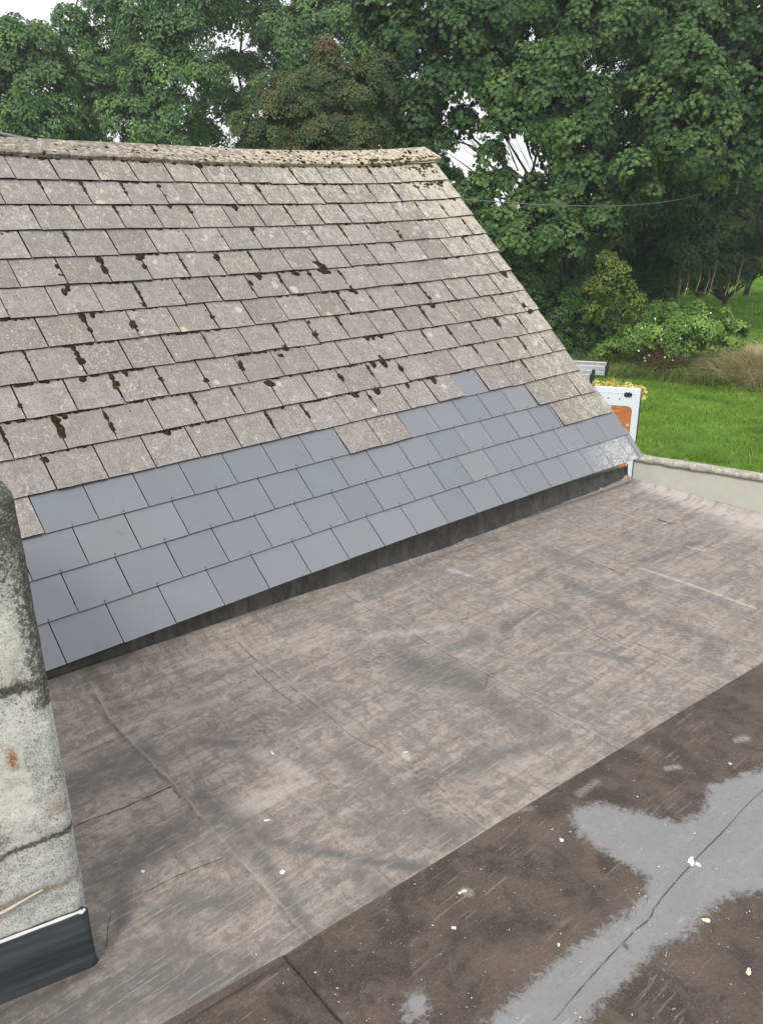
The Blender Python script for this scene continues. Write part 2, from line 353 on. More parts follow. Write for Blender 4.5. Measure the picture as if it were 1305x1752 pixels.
M = dict(old=mat_old_slate(), new=mat_new_slate(), moss=mat_moss(), gmoss=mat_green_moss(), ridge=mat_ridge(), felt=mat_felt(), brown=mat_brown(),
         bit=mat_bitumen(), render=mat_render_wall(), lead=mat_lead(), ground=mat_ground(),
         dark=plain('underlay', (.012, .011, .010), .9), crack=plain('seam gap', (.060, .050, .043), .9),
         mortar=plain('pale mortar', (.62, .61, .58), .9, scale=40), white=plain('white van paint', (.74, .78, .82), .25, var=.03),
         black=plain('black rubber', (.015, .015, .016), .6), glass=plain('dark van glass', (.02, .025, .03), .08, var=.05),
         alu=plain('aluminium', (.52, .52, .50), .42, .55, var=.12, scale=14), stub=plain('white flake', (.74, .73, .70), .9),
         cream=plain('cream flake', (.66, .60, .44), .9), yard=plain('yard concrete', (.20, .195, .18), .9, scale=3),
         ocwall=plain('painted garden wall', (.56, .545, .49), .9, var=.10, scale=5), bark=plain('bark', (.045, .038, .030), .95, scale=14),
         post=plain('grey fence post', (.16, .13, .10), .95, scale=14), wire=plain('cable sheath', (.14, .15, .14), .6),
         stalk=plain('dry stalk', (.30, .21, .11), .9), petal=plain('white petal', (.78, .78, .70), .8))

# ------------------------------------------------------------------ the slated house roof
house = empty('house', 'grey slated pitched roof house, its lower right courses patched with new blue-grey slates', 'house')
EAVE_NEW = {}
def course_slates():
    old = []; new = []
    for i in range(16):
        off = (.003 * i) + (.15 if i % 2 else 0.)
        rake = {0: 5.30, 1: 5.275, 2: 5.25, 3: 5.19}.get(i, 5.155 + .004 * math.sin(i * 2.))
        edges = [off + .3 * k for k in range(-6, 19)]
        edges = [e for e in edges if e < rake - .05]; edges.append(rake)
        if i == 0: edges = [off + .3 * k for k in range(-6, 18)] + [5.235, 5.31]
        for a, b in zip(edges[:-1], edges[1:]):
            mid = (a + b) / 2
            isnew = False
            if i <= 1: isnew = True
            elif i == 2: isnew = mid < 4.60
            elif i == 3: isnew = (.16 < mid < 2.33) or (2.88 < mid < 4.42)
            elif i == 4: isnew = 3.62 < mid < 3.92
            (new if isnew else old).append((i, a, b))
            # cut strips beside the old slates
    return old, new
oldl, newl = course_slates()
def split_strip(lst):
    out = []
    for (i, a, b) in lst:
        if i == 3 and a < 2.31 < b - .02: out += [(i, a, 2.235), (i, 2.235, b)]
        elif i == 2 and a < 4.5 < b: out += [(i, a, 4.47), (i, 4.47, b)]
        else: out.append((i, a, b))
    return out
def slate_mesh(name, lst, mat, parent, is_old):
    V = []; F = []; uvv = []; rnd = []; edge = []; chalk = []; lich = []
    r_ = random.Random(3 if is_old else 5)
    for (i, a, b) in lst:
        gap = r_.uniform(.006, .012) if is_old else r_.uniform(.0045, .0065)
        jv = r_.uniform(-.004, .004) if is_old else r_.uniform(-.0012, .0012)
        rot = r_.uniform(-.010, .010) if is_old else r_.uniform(-.002, .002)
        lift = r_.uniform(0, .006) if is_old else r_.uniform(0, .0015)
        tilt = r_.uniform(-.003, .003) if is_old else r_.uniform(-.0006, .0006)
        th = .0085 if is_old else .0055
        u0, u1 = a + gap / 2, b - gap / 2; v0 = i * G + jv; v1 = (i + 1) * G + .05
        if i == 15: v1 = 15 * G + .06
        uc = (u0 + u1) / 2
        nu, nv = 4, 4
        if is_old: pass
        base = len(V); rr = r_.random()
        def P(u, v, top):
            s = (v - v0) / (v1 - v0)
            wn = ((.018 if is_old else .013) + lift) * (1 - s) + .003 * s + tilt * (u - uc) / .15 + (0 if top else -th)
            uu = u - rot * (v - v0) * 0.5; v_ = v + rot * (u - uc)
            # slightly ragged tail edge on old slates
            if is_old and v == v0: v_ += (vnoise(u * 40, i * 7.7) - .5) * .006
            return rf(uu, v_, wn)
        us = np.linspace(u0, u1, nu + 1); vs = np.linspace(v0, v1, nv + 1)
        for top in (True, False):
            for v in vs:
                for u in us:
                    V.append(P(u, v, top)); uvv.append((u + rr * 9, v + rr * 5, rr))
                    ch = 0.
                    if not is_old and i == 0: ch = max(0, min(1, (u - 4.45) / .5)) * (1 if u < 5.23 else .1) * (1 - .4 * (v - v0) / .3)
                    chalk.append(ch)
                    dd = max(0, 1 - (5.2 - u) / 1.0) * .9; dr = max(0, (v - 2.6) / 1.2)
                    lich.append(min(1.6, dd * (.55 + .75 * v / 3.7) + dr * .95 * (.25 + .75 * max(0, min(1, (u - .6) / 3))) + .25 * (u / 5.2)))
        n1 = nu + 1; nb = n1 * (nv + 1)
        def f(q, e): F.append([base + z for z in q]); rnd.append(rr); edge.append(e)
        for y in range(nv):
            for x in range(nu):
                k = y * n1 + x
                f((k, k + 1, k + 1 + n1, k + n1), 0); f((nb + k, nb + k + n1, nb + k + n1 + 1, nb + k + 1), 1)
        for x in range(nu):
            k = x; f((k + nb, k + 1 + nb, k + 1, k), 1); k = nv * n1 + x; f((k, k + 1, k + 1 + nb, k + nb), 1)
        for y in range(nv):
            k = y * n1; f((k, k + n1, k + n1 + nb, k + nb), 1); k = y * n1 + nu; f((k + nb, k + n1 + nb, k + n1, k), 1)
    return fast(name, V, F, mat, parent, {'rnd': rnd, 'edge': edge}, vattrs={'ruv': np.array(uvv), 'chalk': chalk, 'lich': lich})
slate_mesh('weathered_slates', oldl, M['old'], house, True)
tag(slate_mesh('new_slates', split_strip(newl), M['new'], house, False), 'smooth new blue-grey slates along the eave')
# dark underlay just below the slates
us = np.linspace(-1.8, 5.13, 40); vs = np.linspace(.015, 3.70, 24)
V = [rf(u, v, -.009) for v in vs for u in us]; F = [(y * 40 + x, y * 40 + x + 1, (y + 1) * 40 + x + 1, (y + 1) * 40 + x) for y in range(23) for x in range(39)]
fast('roof_underlay', V, F, M['dark'], house)

tk = MB()
for i in range(0, 4):
    off = .003 * i + (.15 if i % 2 else 0.)
    for k in range(-3, 18):
        u = off + .3 * k + random.uniform(-.003, .003)
        if i >= 3 or not (-.6 < u < 5.1): continue
        v = (i + 1) * G + .004; h_ = random.uniform(.010, .020)
        q0 = [rf(u - .0016, v, .021), rf(u + .0016, v, .021), rf(u + .0014, v + h_, .020), rf(u - .0014, v + h_, .020)]
        tk.add(q0 + [x_ + NN * .0015 for x_ in q0], [(0, 1, 2, 3), (4, 5, 6, 7), (0, 1, 5, 4), (1, 2, 6, 5), (2, 3, 7, 6), (3, 0, 4, 7)])
tag(tk.build('slate_rivets', M['dark'], house), kind='stuff')
# ridge capping: silhouette and lip follow the sagging ridge
YA = 2.905
top_px = [(-260, 221), (0, 234), (103, 239), (241, 245.5), (400, 254), (473, 256.3), (540, 257.5), (607, 257.2), (668, 254.6), (727, 250.8)]
lip_px = [(-300, 250), (0, 263), (103, 268), (241, 272.5), (340, 279), (450, 281.5), (540, 282.5), (620, 282.5), (680, 280), (745, 273.6)]
ta = []
for p_ in top_px:
    d = ray(*p_); P_ = CAM + d * (YA - CAM[1]) / d[1]; ta.append((P_[0], P_[2]))
ta = np.array(ta); lv = np.array([onroof(a, b, .022) for a, b in lip_px])
def ridge_caps():
    V = []; F = []; rnd = []; gold = []
    e0 = -1.75
    while e0 < 5.22:
        e1 = min(e0 + .45, 5.235)
        if 5.235 - e1 < .12: e1 = 5.235
        us_ = np.linspace(e0 + .003, e1 - .003, 7); rr = random.random(); lift = random.uniform(0, .010); base = len(V)
        for u in us_:
            z = np.interp(u, ta[:, 0], ta[:, 1]); v = np.interp(u, lv[:, 0], lv[:, 1]) + random.uniform(-.003, .003)
            L = rf(u, v, .036 + lift); A = np.array([u, YA, z + lift * .5]); Bk = np.array([u, YA + (YA - L[1]), L[2] - .02])
            # front lip, lip foot, mid flange, rounded apex, back
            Lf = rf(u, v + .004, .0); m1 = L * .5 + A * .5 + NN * .006; a1 = A * .93 + L * .07 + np.array([0, 0, .004]); a2 = A + np.array([0, .02, -.002])
            for q_ in (Lf, L, L + VV * .012 + NN * .004, m1, a1, A, a2, Bk, Bk - np.array([0, 0, .03])): V.append(q_); gold.append(max(0, min(1, (u - 1.0) / 3.2)))
        for x in range(6):
            for k in range(8):
                q_ = base + x * 9 + k; F.append((q_, q_ + 9, q_ + 10, q_ + 1)); rnd.append(rr)
        for x in (0, 6):
            for k in range(4):
                q_ = base + x * 9; F.append((q_ + k, q_ + k + 1, q_ + 7 - k, q_ + 8 - k)); rnd.append(rr)
        e0 = e1
    return fast('ridge_capping', V, F, M['ridge'], house, {'rnd': rnd}, vattrs={'gold': gold})
ridge_caps()
V = []; F = []
for _ in range(150):
    u = random.uniform(-1.2, 5.2) if random.random() < .6 else random.gauss(3.7, .5)
    if u > 5.2: continue
    t = random.random() ** 1.3; v = float(np.interp(u, lv[:, 0], lv[:, 1])); z = float(np.interp(u, ta[:, 0], ta[:, 1]))
    c_ = rf(u, v, .040) * (1 - t) + np.array([u, YA, z]) * t + NN * .008; r = random.uniform(.004, .013) * (1.5 if random.random() < .15 else 1); n0 = len(V)
    for i in range(4):
        for j in range(8):
            a = j * math.pi / 4; k = 1 + .5 * (random.random() - .5); V.append(c_ + r * (UU * math.cos(a) * 1.3 + VV * math.sin(a)) * math.sin((i + 1) * .42) * k + NN * r * .6 * math.cos((i + 1) * .42) - NN * .006 * (i == 3))
    F += [(n0 + i * 8 + j, n0 + i * 8 + (j + 1) % 8, n0 + (i + 1) * 8 + (j + 1) % 8, n0 + (i + 1) * 8 + j) for i in range(3) for j in range(8)]
tag(fast('ridge_moss', V, F, M['moss'], house, smooth=True), 'dark moss tufts along the ridge', kind='stuff')
# mortar bedding under the caps, darkened to paint the shadow below the lip
V = []; F = []
for k, u in enumerate(np.linspace(-1.75, 5.20, 60)):
    v = float(np.interp(u, lv[:, 0], lv[:, 1]))
    V += [rf(u, v + .012 + .006 * random.random(), -.002), rf(u, v + .03, .023)]
    if k: b_ = 2 * k; F.append((b_ - 2, b_, b_ + 1, b_ - 1))
fast('ridge_mortar', V, F, plain('shadow-toned mortar', (.085, .07, .055), .95, scale=60), house)
# pale mortared verge, back slope, gable wall, fascia
V = []; F = []
for k, v in enumerate(np.linspace(.02, 3.80, 60)):
    e = 5.150 + .008 * math.sin(k * 1.7) + (.10 if v < .9 else 0) * 0
    V += [rf(e - .05, v, -.004), rf(e - .008, v, -.003), rf(e - .016, v, -.05), rf(e - .05, v, -.06)]
    if k:
        b_ = 4 * k
        for j in range(4): F.append((b_ - 4 + j, b_ - 4 + (j + 1) % 4, b_ + (j + 1) % 4, b_ + j))
fast('verge_mortar', V, F, M['mortar'], house)
b = MB()
zr = float(np.interp(5., ta[:, 0], ta[:, 1])) - .09
b.add([(-2, YA, zr), (5.15, YA, zr), (5.15, YA + 3.2, zr - 2.9), (-2, YA + 3.2, zr - 2.9), (-2, YA, zr - .02), (5.15, YA, zr - .02), (5.15, YA + 3.15, zr - 2.95), (-2, YA + 3.15, zr - 2.95)],
      [(0, 1, 2, 3), (4, 7, 6, 5), (0, 4, 5, 1), (1, 5, 6, 2), (2, 6, 7, 3), (3, 7, 4, 0)])
b.build('back_slope', plain('back slates', (.24, .21, .19), .9, scale=6), house)
b = MB(); b.prism([(.10, GROUND), (.10, -.02), (YA, zr - .06), (YA + 2.95, zr - 2.78), (YA + 2.95, GROUND)], -2, 5.02, 0)
b.build('wall', M['ocwall'], house)
# fascia upstand with slightly wavy bitumen face
xs = np.linspace(-1.6, 5.035, 220); zs = np.linspace(H + .002, -.018, 9); V = []
for x in xs:
    for z in zs:
        s_ = (z - H) / .19
        V.append((x, .045 - .028 * (1 - s_) ** 2 + (fbm(x * 3, z * 6, 2) - .5) * .018 + .012 * (abs((x % .85) - .4) < .012), z + float(sag(x, 0)) * s_))
V = np.array(V); F = [(x * 9 + z, (x + 1) * 9 + z, (x + 1) * 9 + z + 1, x * 9 + z + 1) for x in range(219) for z in range(8)]
fast('fascia', V, F, M['bit'], house, smooth=True)
b = MB(); b.prism([(.012, H), (.05, H), (.05, -.10), (.03, -.05)], 5.0355, 5.040, 0); b.build('fascia_end', M['bit'], house)

# moss on the roof
def blob_data(u, v, r, elong=1., ang=0., squash=.8, seed=0):
    n1, n2 = 9, 12; V = []
    for i in range(n1):
        ph = math.pi * .5 * i / (n1 - 1) * 1.15
        for j in range(n2):
            t = 2 * math.pi * j / n2
            k = 1 + .45 * (vnoise(math.cos(t) * 1.6 + seed, math.sin(t) * 1.6 + ph * 2.2, 1, seed % 50) - .5) * 2
            a = r * math.sin(ph) * k * elong * math.cos(t); c = r * math.sin(ph) * k * math.sin(t)
            du = a * math.cos(ang) - c * math.sin(ang); dv = a * math.sin(ang) + c * math.cos(ang)
            V.append(rf(u + du, v + dv, r * squash * math.cos(ph) * k + .008))
    F = [(i * n2 + j, i * n2 + (j + 1) % n2, (i + 1) * n2 + (j + 1) % n2, (i + 1) * n2 + j) for i in range(n1 - 1) for j in range(n2)]
    return V, F
big = [(551, 457, .050), (541, 449, .030), (562, 464, .030), (600, 491, .040), (592, 484, .024), (608, 498, .024), (733, 507, .032), (727, 499, .02), (741, 520.7, .030),
       (541, 570.7, .032), (488, 592.4, .034), (482.8, 607, .020), (352, 650, .032), (462, 653.4, .034), (291, 348, .026), (431, 389, .024), (95, 716, .030),
       (240, 438, .030), (647, 608.6, .028), (142, 646.5, .024), (907, 530, .034), (507, 466.5, .026), (682.8, 332, .026), (773, 335, .026), (755, 310, .032), (579, 499, .020),
       (590, 513.8, .024), (693, 558.6, .026), (531, 467, .022), (76.5, 785.5, .022), (288, 737, .026), (112, 711, .018), (117, 493, .022), (276, 648, .024), (226, 552, .024)]
for k, (px, py, r) in enumerate(big):
    u, v = onroof(px, py, .02); a, b2 = blob_data(u, v, r * .85, random.uniform(1, 1.5), random.uniform(0, 3), .5, k * 3.1)
    fast('moss_clump', a, b2, M['moss'], house, smooth=True)
def moss_field():
    V = []; F = []
    def add(u, v, r, el=1., an=0., sq=.5):
        nonlocal V, F
        a, f = blob_data(u, v, r, el, an, sq, random.uniform(0, 200)); b_ = len(V); V += a; F += [tuple(b_ + z for z in q) for q in f]
    small = [(272, 317), (284, 334), (340, 281), (402, 354), (247, 455), (256, 468), (98, 456), (106, 470), (114, 485), (111, 499), (171, 443), (179, 462), (371, 438), (440, 468), (429, 484),
             (381, 508), (246, 520), (158, 537), (141, 541), (231, 560), (365, 541), (122, 587), (126, 594), (132, 605), (138, 617), (144, 633), (214, 636), (412, 626), (200, 658), (33, 693),
             (101, 729), (107, 741), (193, 733), (404, 355), (622, 378), (629, 388), (681, 395), (686, 404), (728, 338), (525, 458), (441, 468), (528, 550), (624, 574), (638, 576), (650, 573),
             (638, 621), (655, 618), (583, 646), (686, 629), (645, 667), (607, 673), (741, 648), (697, 658), (861, 465), (897, 523), (852, 553), (849, 548), (700, 258), (290, 350)]
    for px, py in small:
        u, v = onroof(px, py, .015); add(u, v, random.uniform(.014, .028), random.uniform(1, 2.4), 1.57 + random.uniform(-.25, .25))
    # runs of moss in the vertical joints and under the tails
    for i in range(4, 16):
        off = .003 * i + (.15 if i % 2 else 0)
        for k in range(-4, 18):
            u = off + .3 * k
            if not (-1 < u < 5.1): continue
            if i > 14: continue
            if i == 4 and 3.5 < u < 4.0: continue
            d = .55 + .25 * math.sin(u * 1.7 + i)
            if random.random() < d * .85:
                t = random.uniform(.25, 1.); s0 = random.uniform(0, 1 - t) if random.random() < .4 else 1 - t
                n = int(t * 14) + 1
                for q in range(n):
                    vv = (i + s0 + t * q / n) * G + random.uniform(-.004, .004)
                    add(u + random.uniform(-.002, .002), vv, random.uniform(.006, .0135) * (1.25 - .6 * q / n * (random.random())), random.uniform(1.2, 2.6), 1.57 + random.uniform(-.2, .2), .6)
            if random.random() < .55 and i > 4:
                for q in range(random.randint(2, 12)):
                    add(u + random.uniform(-.12, .12), i * G - random.uniform(.0, .006), random.uniform(.004, .010), random.uniform(1, 2.5), 0, .6)
    # spots scattered over the slates
    for _ in range(170):
        u = random.uniform(-.5, 5.1); v = random.uniform(1.3, 3.6); add(u, v, random.uniform(.003, .008), 1, 0, .35)
    for _ in range(60):
        u = random.uniform(-1, 5.1); v = float(np.interp(u, lv[:, 0], lv[:, 1])) - random.uniform(0, .012); add(u, v, random.uniform(.006, .014), random.uniform(1, 2), 0, .6)
    return tag(fast('moss_growth', V, F, M['moss'], house, smooth=True), 'fine dark moss in the slate joints', kind='stuff')
moss_field()
V = []; F = []
for _ in range(150):
    t = random.random(); u = 5.08 - abs(random.gauss(0, .22)); v = 3.62 - abs(random.gauss(0, .20)) + (.08 if u > 4.95 else 0)
    if u > 5.14: continue
    a, f = blob_data(u, v, random.uniform(.006, .019), random.uniform(1, 1.8), random.uniform(0, 3), .5, random.uniform(0, 99)); b_ = len(V); V += a; F += [tuple(b_ + z for z in q) for q in f]
for _ in range(60):
    u = random.uniform(4.3, 5.2); v = float(np.interp(u, lv[:, 0], lv[:, 1])) + random.uniform(.0, .05)
    a, f = blob_data(u, v, random.uniform(.006, .016), random.uniform(1, 1.8), 0, .5, random.uniform(0, 99)); a = [q + NN * .03 for q in a]; b_ = len(V); V += a; F += [tuple(b_ + z for z in q) for q in f]
tag(fast('ridge_end_moss', V, F, M['gmoss'], house, smooth=True), 'olive moss cluster at the ridge end', kind='stuff')

# ------------------------------------------------------------------ flat roof extension
ext = empty('flat_roof_extension', 'low flat-roofed extension covered in worn grey-taupe felt with a dark brown felt strip', 'flat roof')
def strokes(X, Y, lst):
    r = np.zeros_like(X)
    wob = (fbm(X, Y, 5., 9) - .5) * .22
    for pts, wd, s_ in lst:
        P = [onz(*q)[:2] for q in pts]
        if len(P) == 1: P.append(P[0] + .001)
        d = np.full_like(X, 9.)
        for a, b_ in zip(P[:-1], P[1:]):
            ab = b_ - a; t = np.clip(((X - a[0]) * ab[0] + (Y - a[1]) * ab[1]) / (ab @ ab), 0, 1)
            d = np.minimum(d, np.hypot(X - a[0] - t * ab[0], Y - a[1] - t * ab[1]))
        d = d + wob * min(1, wd * 3.5)
        r = np.maximum(r, s_ * np.clip(1.3 - d / wd, 0, 1))
    return np.clip(r, 0, 1)
BX = np.array([-6, -.436, -.024, .988, 2.037, 2.935, 5.2]); BY = np.array([-1.55, -1.908, -1.956, -2.028, -2.11, -2.187, -2.36])
def band_y(x): return np.interp(x, BX, BY)
def grid_sheet(name, xs, yfun, ny, zf, attrs, mat, parent):
    T = np.linspace(0, 1, ny); X = np.repeat(xs[:, None], ny, 1); y0, y1 = yfun(xs); Y = y0[:, None] + (y1 - y0)[:, None] * T[None]
    Z = zf(X, Y); V = np.stack([X, Y, Z], -1).reshape(-1, 3); n = len(xs)
    I = (np.arange(n - 1)[:, None] * ny + np.arange(ny - 1)[None]).ravel(); F = np.stack([I, I + ny, I + ny + 1, I + 1], -1)
    return fast(name, V, F, mat, parent, vattrs={k: f(X, Y).ravel() for k, f in attrs.items()}, smooth=True)
SEAMS = [.07, .90, 1.74, 2.52, 3.35, 4.28]
def felt_z(X, Y):
    z = H + (fbm(X, Y, 1.6, 3) - .5) * .012
    for s_ in SEAMS: z = z + .0004 * np.exp(-((X - s_ - .004 * np.sin(Y * 5 + s_ * 9)) / .03) ** 2)
    z = z + .115 * np.clip((2.8 - X) / 3.0, 0, 1) * np.clip((Y + .30) / .30, 0, 1) ** 1.5
    z = z + .022 * np.clip((Y + .03) / .06, 0, 1) ** 2             # fillet at the upstand
    z = z + .028 * np.exp(-((X - 5.04) / .05) ** 2)                # rolled edge
    return z
grey = [([(697, 1131), (816, 1174)], .16, 1.), ([(840, 1200), (920, 1250)], .12, .85), ([(860, 1075), (920, 1045)], .06, .9), ([(770, 1110), (830, 1090)], .06, .7), ([(930, 1080), (980, 1060)], .07, .7), ([(935, 940), (1010, 975)], .09, .6),
        ([(965, 990), (1070, 1045)], .07, .8), ([(1100, 960), (1195, 928)], .045, .9), ([(240, 1290), (160, 1320), (110, 1360)], .10, .9), ([(340, 1362), (420, 1425), (500, 1448), (650, 1478), (760, 1490)], .035, 1.),
        ([(420, 1430), (480, 1520), (525, 1600)], .035, .9), ([(300, 1440), (430, 1430)], .10, .7), ([(640, 1400), (790, 1430)], .10, .7), ([(280, 1560), (400, 1540)], .08, .9), ([(500, 1230), (560, 1200)], .07, .7),
        ([(340, 1270), (400, 1275)], .04, .8), ([(200, 1450), (215, 1570)], .06, .8), ([(0, 1745), (200, 1700), (330, 1680)], .16, 1.), ([(180, 1490), (330, 1420), (400, 1400)], .10, .9), ([(140, 1340), (260, 1320)], .10, .8), ([(230, 1620), (420, 1660)], .08, .8), ([(590, 1290), (640, 1330)], .07, .7),
        ([(780, 1320), (900, 1280), (960, 1260)], .06, .8), ([(690, 1220), (560, 1300)], .05, .5), ([(150, 1190), (240, 1300), (330, 1375)], .022, .9), ([(1180, 1010), (1290, 1060)], .06, .5), ([(1010, 1115), (1080, 1130)], .04, .7),
        ([(620, 1490), (660, 1540)], .06, .7), ([(830, 1290), (700, 1350)], .05, .7), ([(1130, 1060), (1240, 1100)], .05, .6), ([(480, 1080), (600, 1050)], .04, .4), ([(130, 1180), (230, 1150)], .04, .9), ([(640, 1340), (720, 1420)], .09, .7)]
pale = [([(1175, 935), (1205, 942)], .014, 1.), ([(1095, 972), (1180, 1000), (1290, 1040)], .016, .9), ([(1120, 835), (1210, 870), (1330, 900)], .14, .95), ([(1180, 862), (1330, 912)], .08, .9),
        ([(1230, 885), (1330, 930)], .12, .5), ([(770, 975), (800, 985)], .03, .8), ([(690, 1290), (700, 1300)], .02, 1.),
        ([(500, 1640), (850, 1410), (1305, 1138)], .010, .9), ([(420, 1380), (520, 1340)], .06, .5), ([(880, 1075), (918, 1048)], .008, 1.), ([(640, 1090), (760, 1075)], .05, .5), ([(300, 1220), (380, 1200)], .05, .5), ([(520, 1330), (440, 1290)], .05, .5)]
def seam_shading(o_, wd):  # pale and dark lines painted as the shading of raised laps
    def f(X, Y):
        r = np.zeros_like(X)
        for k, s_ in enumerate(SEAMS):
            c = s_ + .004 * np.sin(Y * 5 + s_ * 9) + o_
            r = np.maximum(r, np.clip(1.25 - np.abs(X - c - (vnoise(X, Y, 14, 3 + k) - .5) * .012) / wd, 0, 1))
        r *= (Y < -.03) * (.35 + .65 * (vnoise(Y, X * .2, 2.5, 8) > .35))
        # cross lap of the narrow left strip
        return r
    return f
dirt_shade = [([(85, 1168), (300, 1112), (480, 1045)], .055, 1.), ([(480, 1045), (751, 940), (1075, 826)], .020, .8), ([(178, 1640), (205, 1580)], .03, .5), ([(170, 1655), (0, 1735)], .02, .8),  # bands along the fascia foot: dirt together with painted eave shadow
        ([(1125, 889), (1150, 897)], .012, .9), ([(160, 1180), (210, 1210)], .05, .6)]
def rip(l): return lambda X, Y: strokes(X, Y, l)
def dirt_shade_f(X, Y):
    r = strokes(X, Y, dirt_shade)
    # boot prints: short ribbed marks
    for k, (px, py, an) in enumerate([(925, 983, .4), (1060, 1025, .6), (1100, 1010, .5), (1010, 1045, .5), (1140, 1075, .6), (1170, 1090, .5), (1220, 1110, .5), (975, 1005, .5), (1075, 915, .8), (1110, 905, .6), (1105, 1000, .4),
                                      (720, 1330, 1.), (740, 1385, .8), (455, 1240, .3), (870, 1075, .4), (640, 1130, .3), (1105, 925, .5), (1175, 925, .7), (1150, 1055, .4)]):
        c_ = onz(px, py); dx = X - c_[0]; dy = Y - c_[1]; a = math.cos(an) * dx + math.sin(an) * dy; b_ = -math.sin(an) * dx + math.cos(an) * dy
        msk = np.clip(1.2 - (a / .14) ** 2 - (b_ / .055) ** 2, 0, 1); r = np.maximum(r, .62 * msk * (np.sin(a * 190 + 2 * np.sin(b_ * 60)) > .1))
    return r
xs = np.linspace(-1.4, 5.055, 700)
grid_sheet('felt_covering', xs, lambda x: (band_y(x) - .02, np.full_like(x, .035)), 250, felt_z, {'stain': rip(grey), 'pale': rip(pale), 'dirt_shade': dirt_shade_f, 'seam': seam_shading(.010, .006), 'seam_shade': seam_shading(-.003, .0045)}, M['felt'], ext)
# rest of the roof to the left (behind and beyond the stack)
b = MB(); b.add([(-5, .03, H), (-5, -1.55, H), (-1.4, float(band_y(-1.4)) - .02, H), (-1.4, .03, H)], [(0, 1, 2, 3)])
q_ = b.build('felt_covering_side', M['felt'], ext)
POLY = np.array([onz(*q)[:2] for q in [(975, 1405), (985, 1383), (1035, 1376), (1100, 1395), (1165, 1410), (1200, 1390), (1212, 1345), (1260, 1332), (1310, 1318), (1500, 1280), (1700, 1300), (1500, 1420), (1310, 1530), (1262, 1532),
                                        (1230, 1548), (1195, 1580), (1180, 1602), (1130, 1622), (1090, 1662), (1045, 1708), (985, 1765), (900, 1850), (720, 1850), (835, 1752), (900, 1690), (960, 1640), (1020, 1598), (1080, 1558), (1115, 1508), (1060, 1478), (1020, 1450), (988, 1427)]])
P2 = np.array([onz(*q)[:2] for q in [(690, 1705), (720, 1690), (740, 1705), (735, 1752), (700, 1760), (685, 1740)]])
def sdf(X, Y, P):
    d = np.full(X.shape, 9.); ins = np.zeros(X.shape, bool); n = len(P)
    for i in range(n):
        a = P[i]; b_ = P[(i + 1) % n]; ab = b_ - a; t = np.clip(((X - a[0]) * ab[0] + (Y - a[1]) * ab[1]) / (ab @ ab), 0, 1)
        d = np.minimum(d, np.hypot(X - a[0] - t * ab[0], Y - a[1] - t * ab[1]))
        c_ = ((a[1] > Y) != (b_[1] > Y)) & (X < ab[0] * (Y - a[1]) / (ab[1] + 1e-12) + a[0]); ins ^= c_
    return np.where(ins, d, -d)
def patch_f(X, Y): return np.clip(.5 + np.maximum(sdf(X, Y, POLY), sdf(X, Y, P2) - .012) / .10, 0, 1)
bd = [([(485, 1638), (535, 1695), (585, 1755)], .006, 1.), ([(300, 1765), (400, 1705), (492, 1652)], .008, .6), ([(1068, 1620), (1072, 1624)], .008, 1.)]
bp = [([(795, 1527), (802, 1530)], .02, .8), ([(1140, 1317), (1160, 1314)], .015, .7), ([(840, 1405), (480, 1640)], .004, .5), ([(1020, 1340), (990, 1360)], .02, .5), ([(1260, 1270), (1275, 1265)], .02, .7), ([(860, 1395), (910, 1385)], .012, .4)]
def brown_z(X, Y):
    z = H + .006 + (fbm(X, Y, 1.9, 6) - .5) * .012
    P = [onz(*q)[:2] for q in [(485, 1638), (585, 1755)]]; ab = P[1] - P[0]
    side = (X - P[0][0]) * ab[1] - (Y - P[0][1]) * ab[0]
    return z + .004 * (side > 0)
grid_sheet('brown_felt_strip', np.linspace(-1.2, 5.05, 660), lambda x: (np.full_like(x, -3.35), band_y(x)), 170, brown_z, {'patch': patch_f, 'dirt_shade': rip(bd), 'pale': rip(bp)}, M['brown'], ext)
b = MB(); b.box(-5, 5.05, -6.5, -3.35, H - .02, H + .004); b.build('felt_covering_rear', M['brown'], ext)
b = MB(); b.box(-5, 5.02, -6.48, .09, GROUND, H - .045); b.build('wall', M['ocwall'], ext)
b = MB(); b.box(5.048, 5.075, -6.5, .0, H - .16, H + .004); b.build('edge_trim', plain('white trim', (.72, .72, .70), .6), ext, bevel=.004)
# lapped seams that gape a little
def ribbon(pts, wd, z=.0022, mat=None, name='lap_seam', wob=.004):
    P = []
    for a, c_ in zip(pts[:-1], pts[1:]):
        for t in np.linspace(0, 1, 26)[:-1]: P.append(onz(a[0] + (c_[0] - a[0]) * t, a[1] + (c_[1] - a[1]) * t)[:2])
    P = np.array(P); d = np.gradient(P, axis=0); nrm = np.stack([-d[:, 1], d[:, 0]], -1); nrm /= np.linalg.norm(nrm, axis=1)[:, None] + 1e-9
    ww = wd * (.25 + 1.1 * vnoise(np.arange(len(P)) * .35, 0, 1, random.randint(0, 40))); sh = (vnoise(np.arange(len(P)) * .18, 3, 1, random.randint(0, 40)) - .5) * wob * 2
    A = P + nrm * (sh + ww / 2)[:, None]; B_ = P + nrm * (sh - ww / 2)[:, None]
    zf = lambda Q: np.maximum(felt_z(Q[:, 0], Q[:, 1]), np.where(Q[:, 1] < band_y(Q[:, 0]), brown_z(Q[:, 0], Q[:, 1]), -9)) + z
    V = np.concatenate([np.c_[A, zf(A)], np.c_[B_, zf(B_)]]); n = len(P); F = [(i, i + 1, n + i + 1, n + i) for i in range(n - 1)]
    return fast(name, V, F, mat or M['crack'], ext)
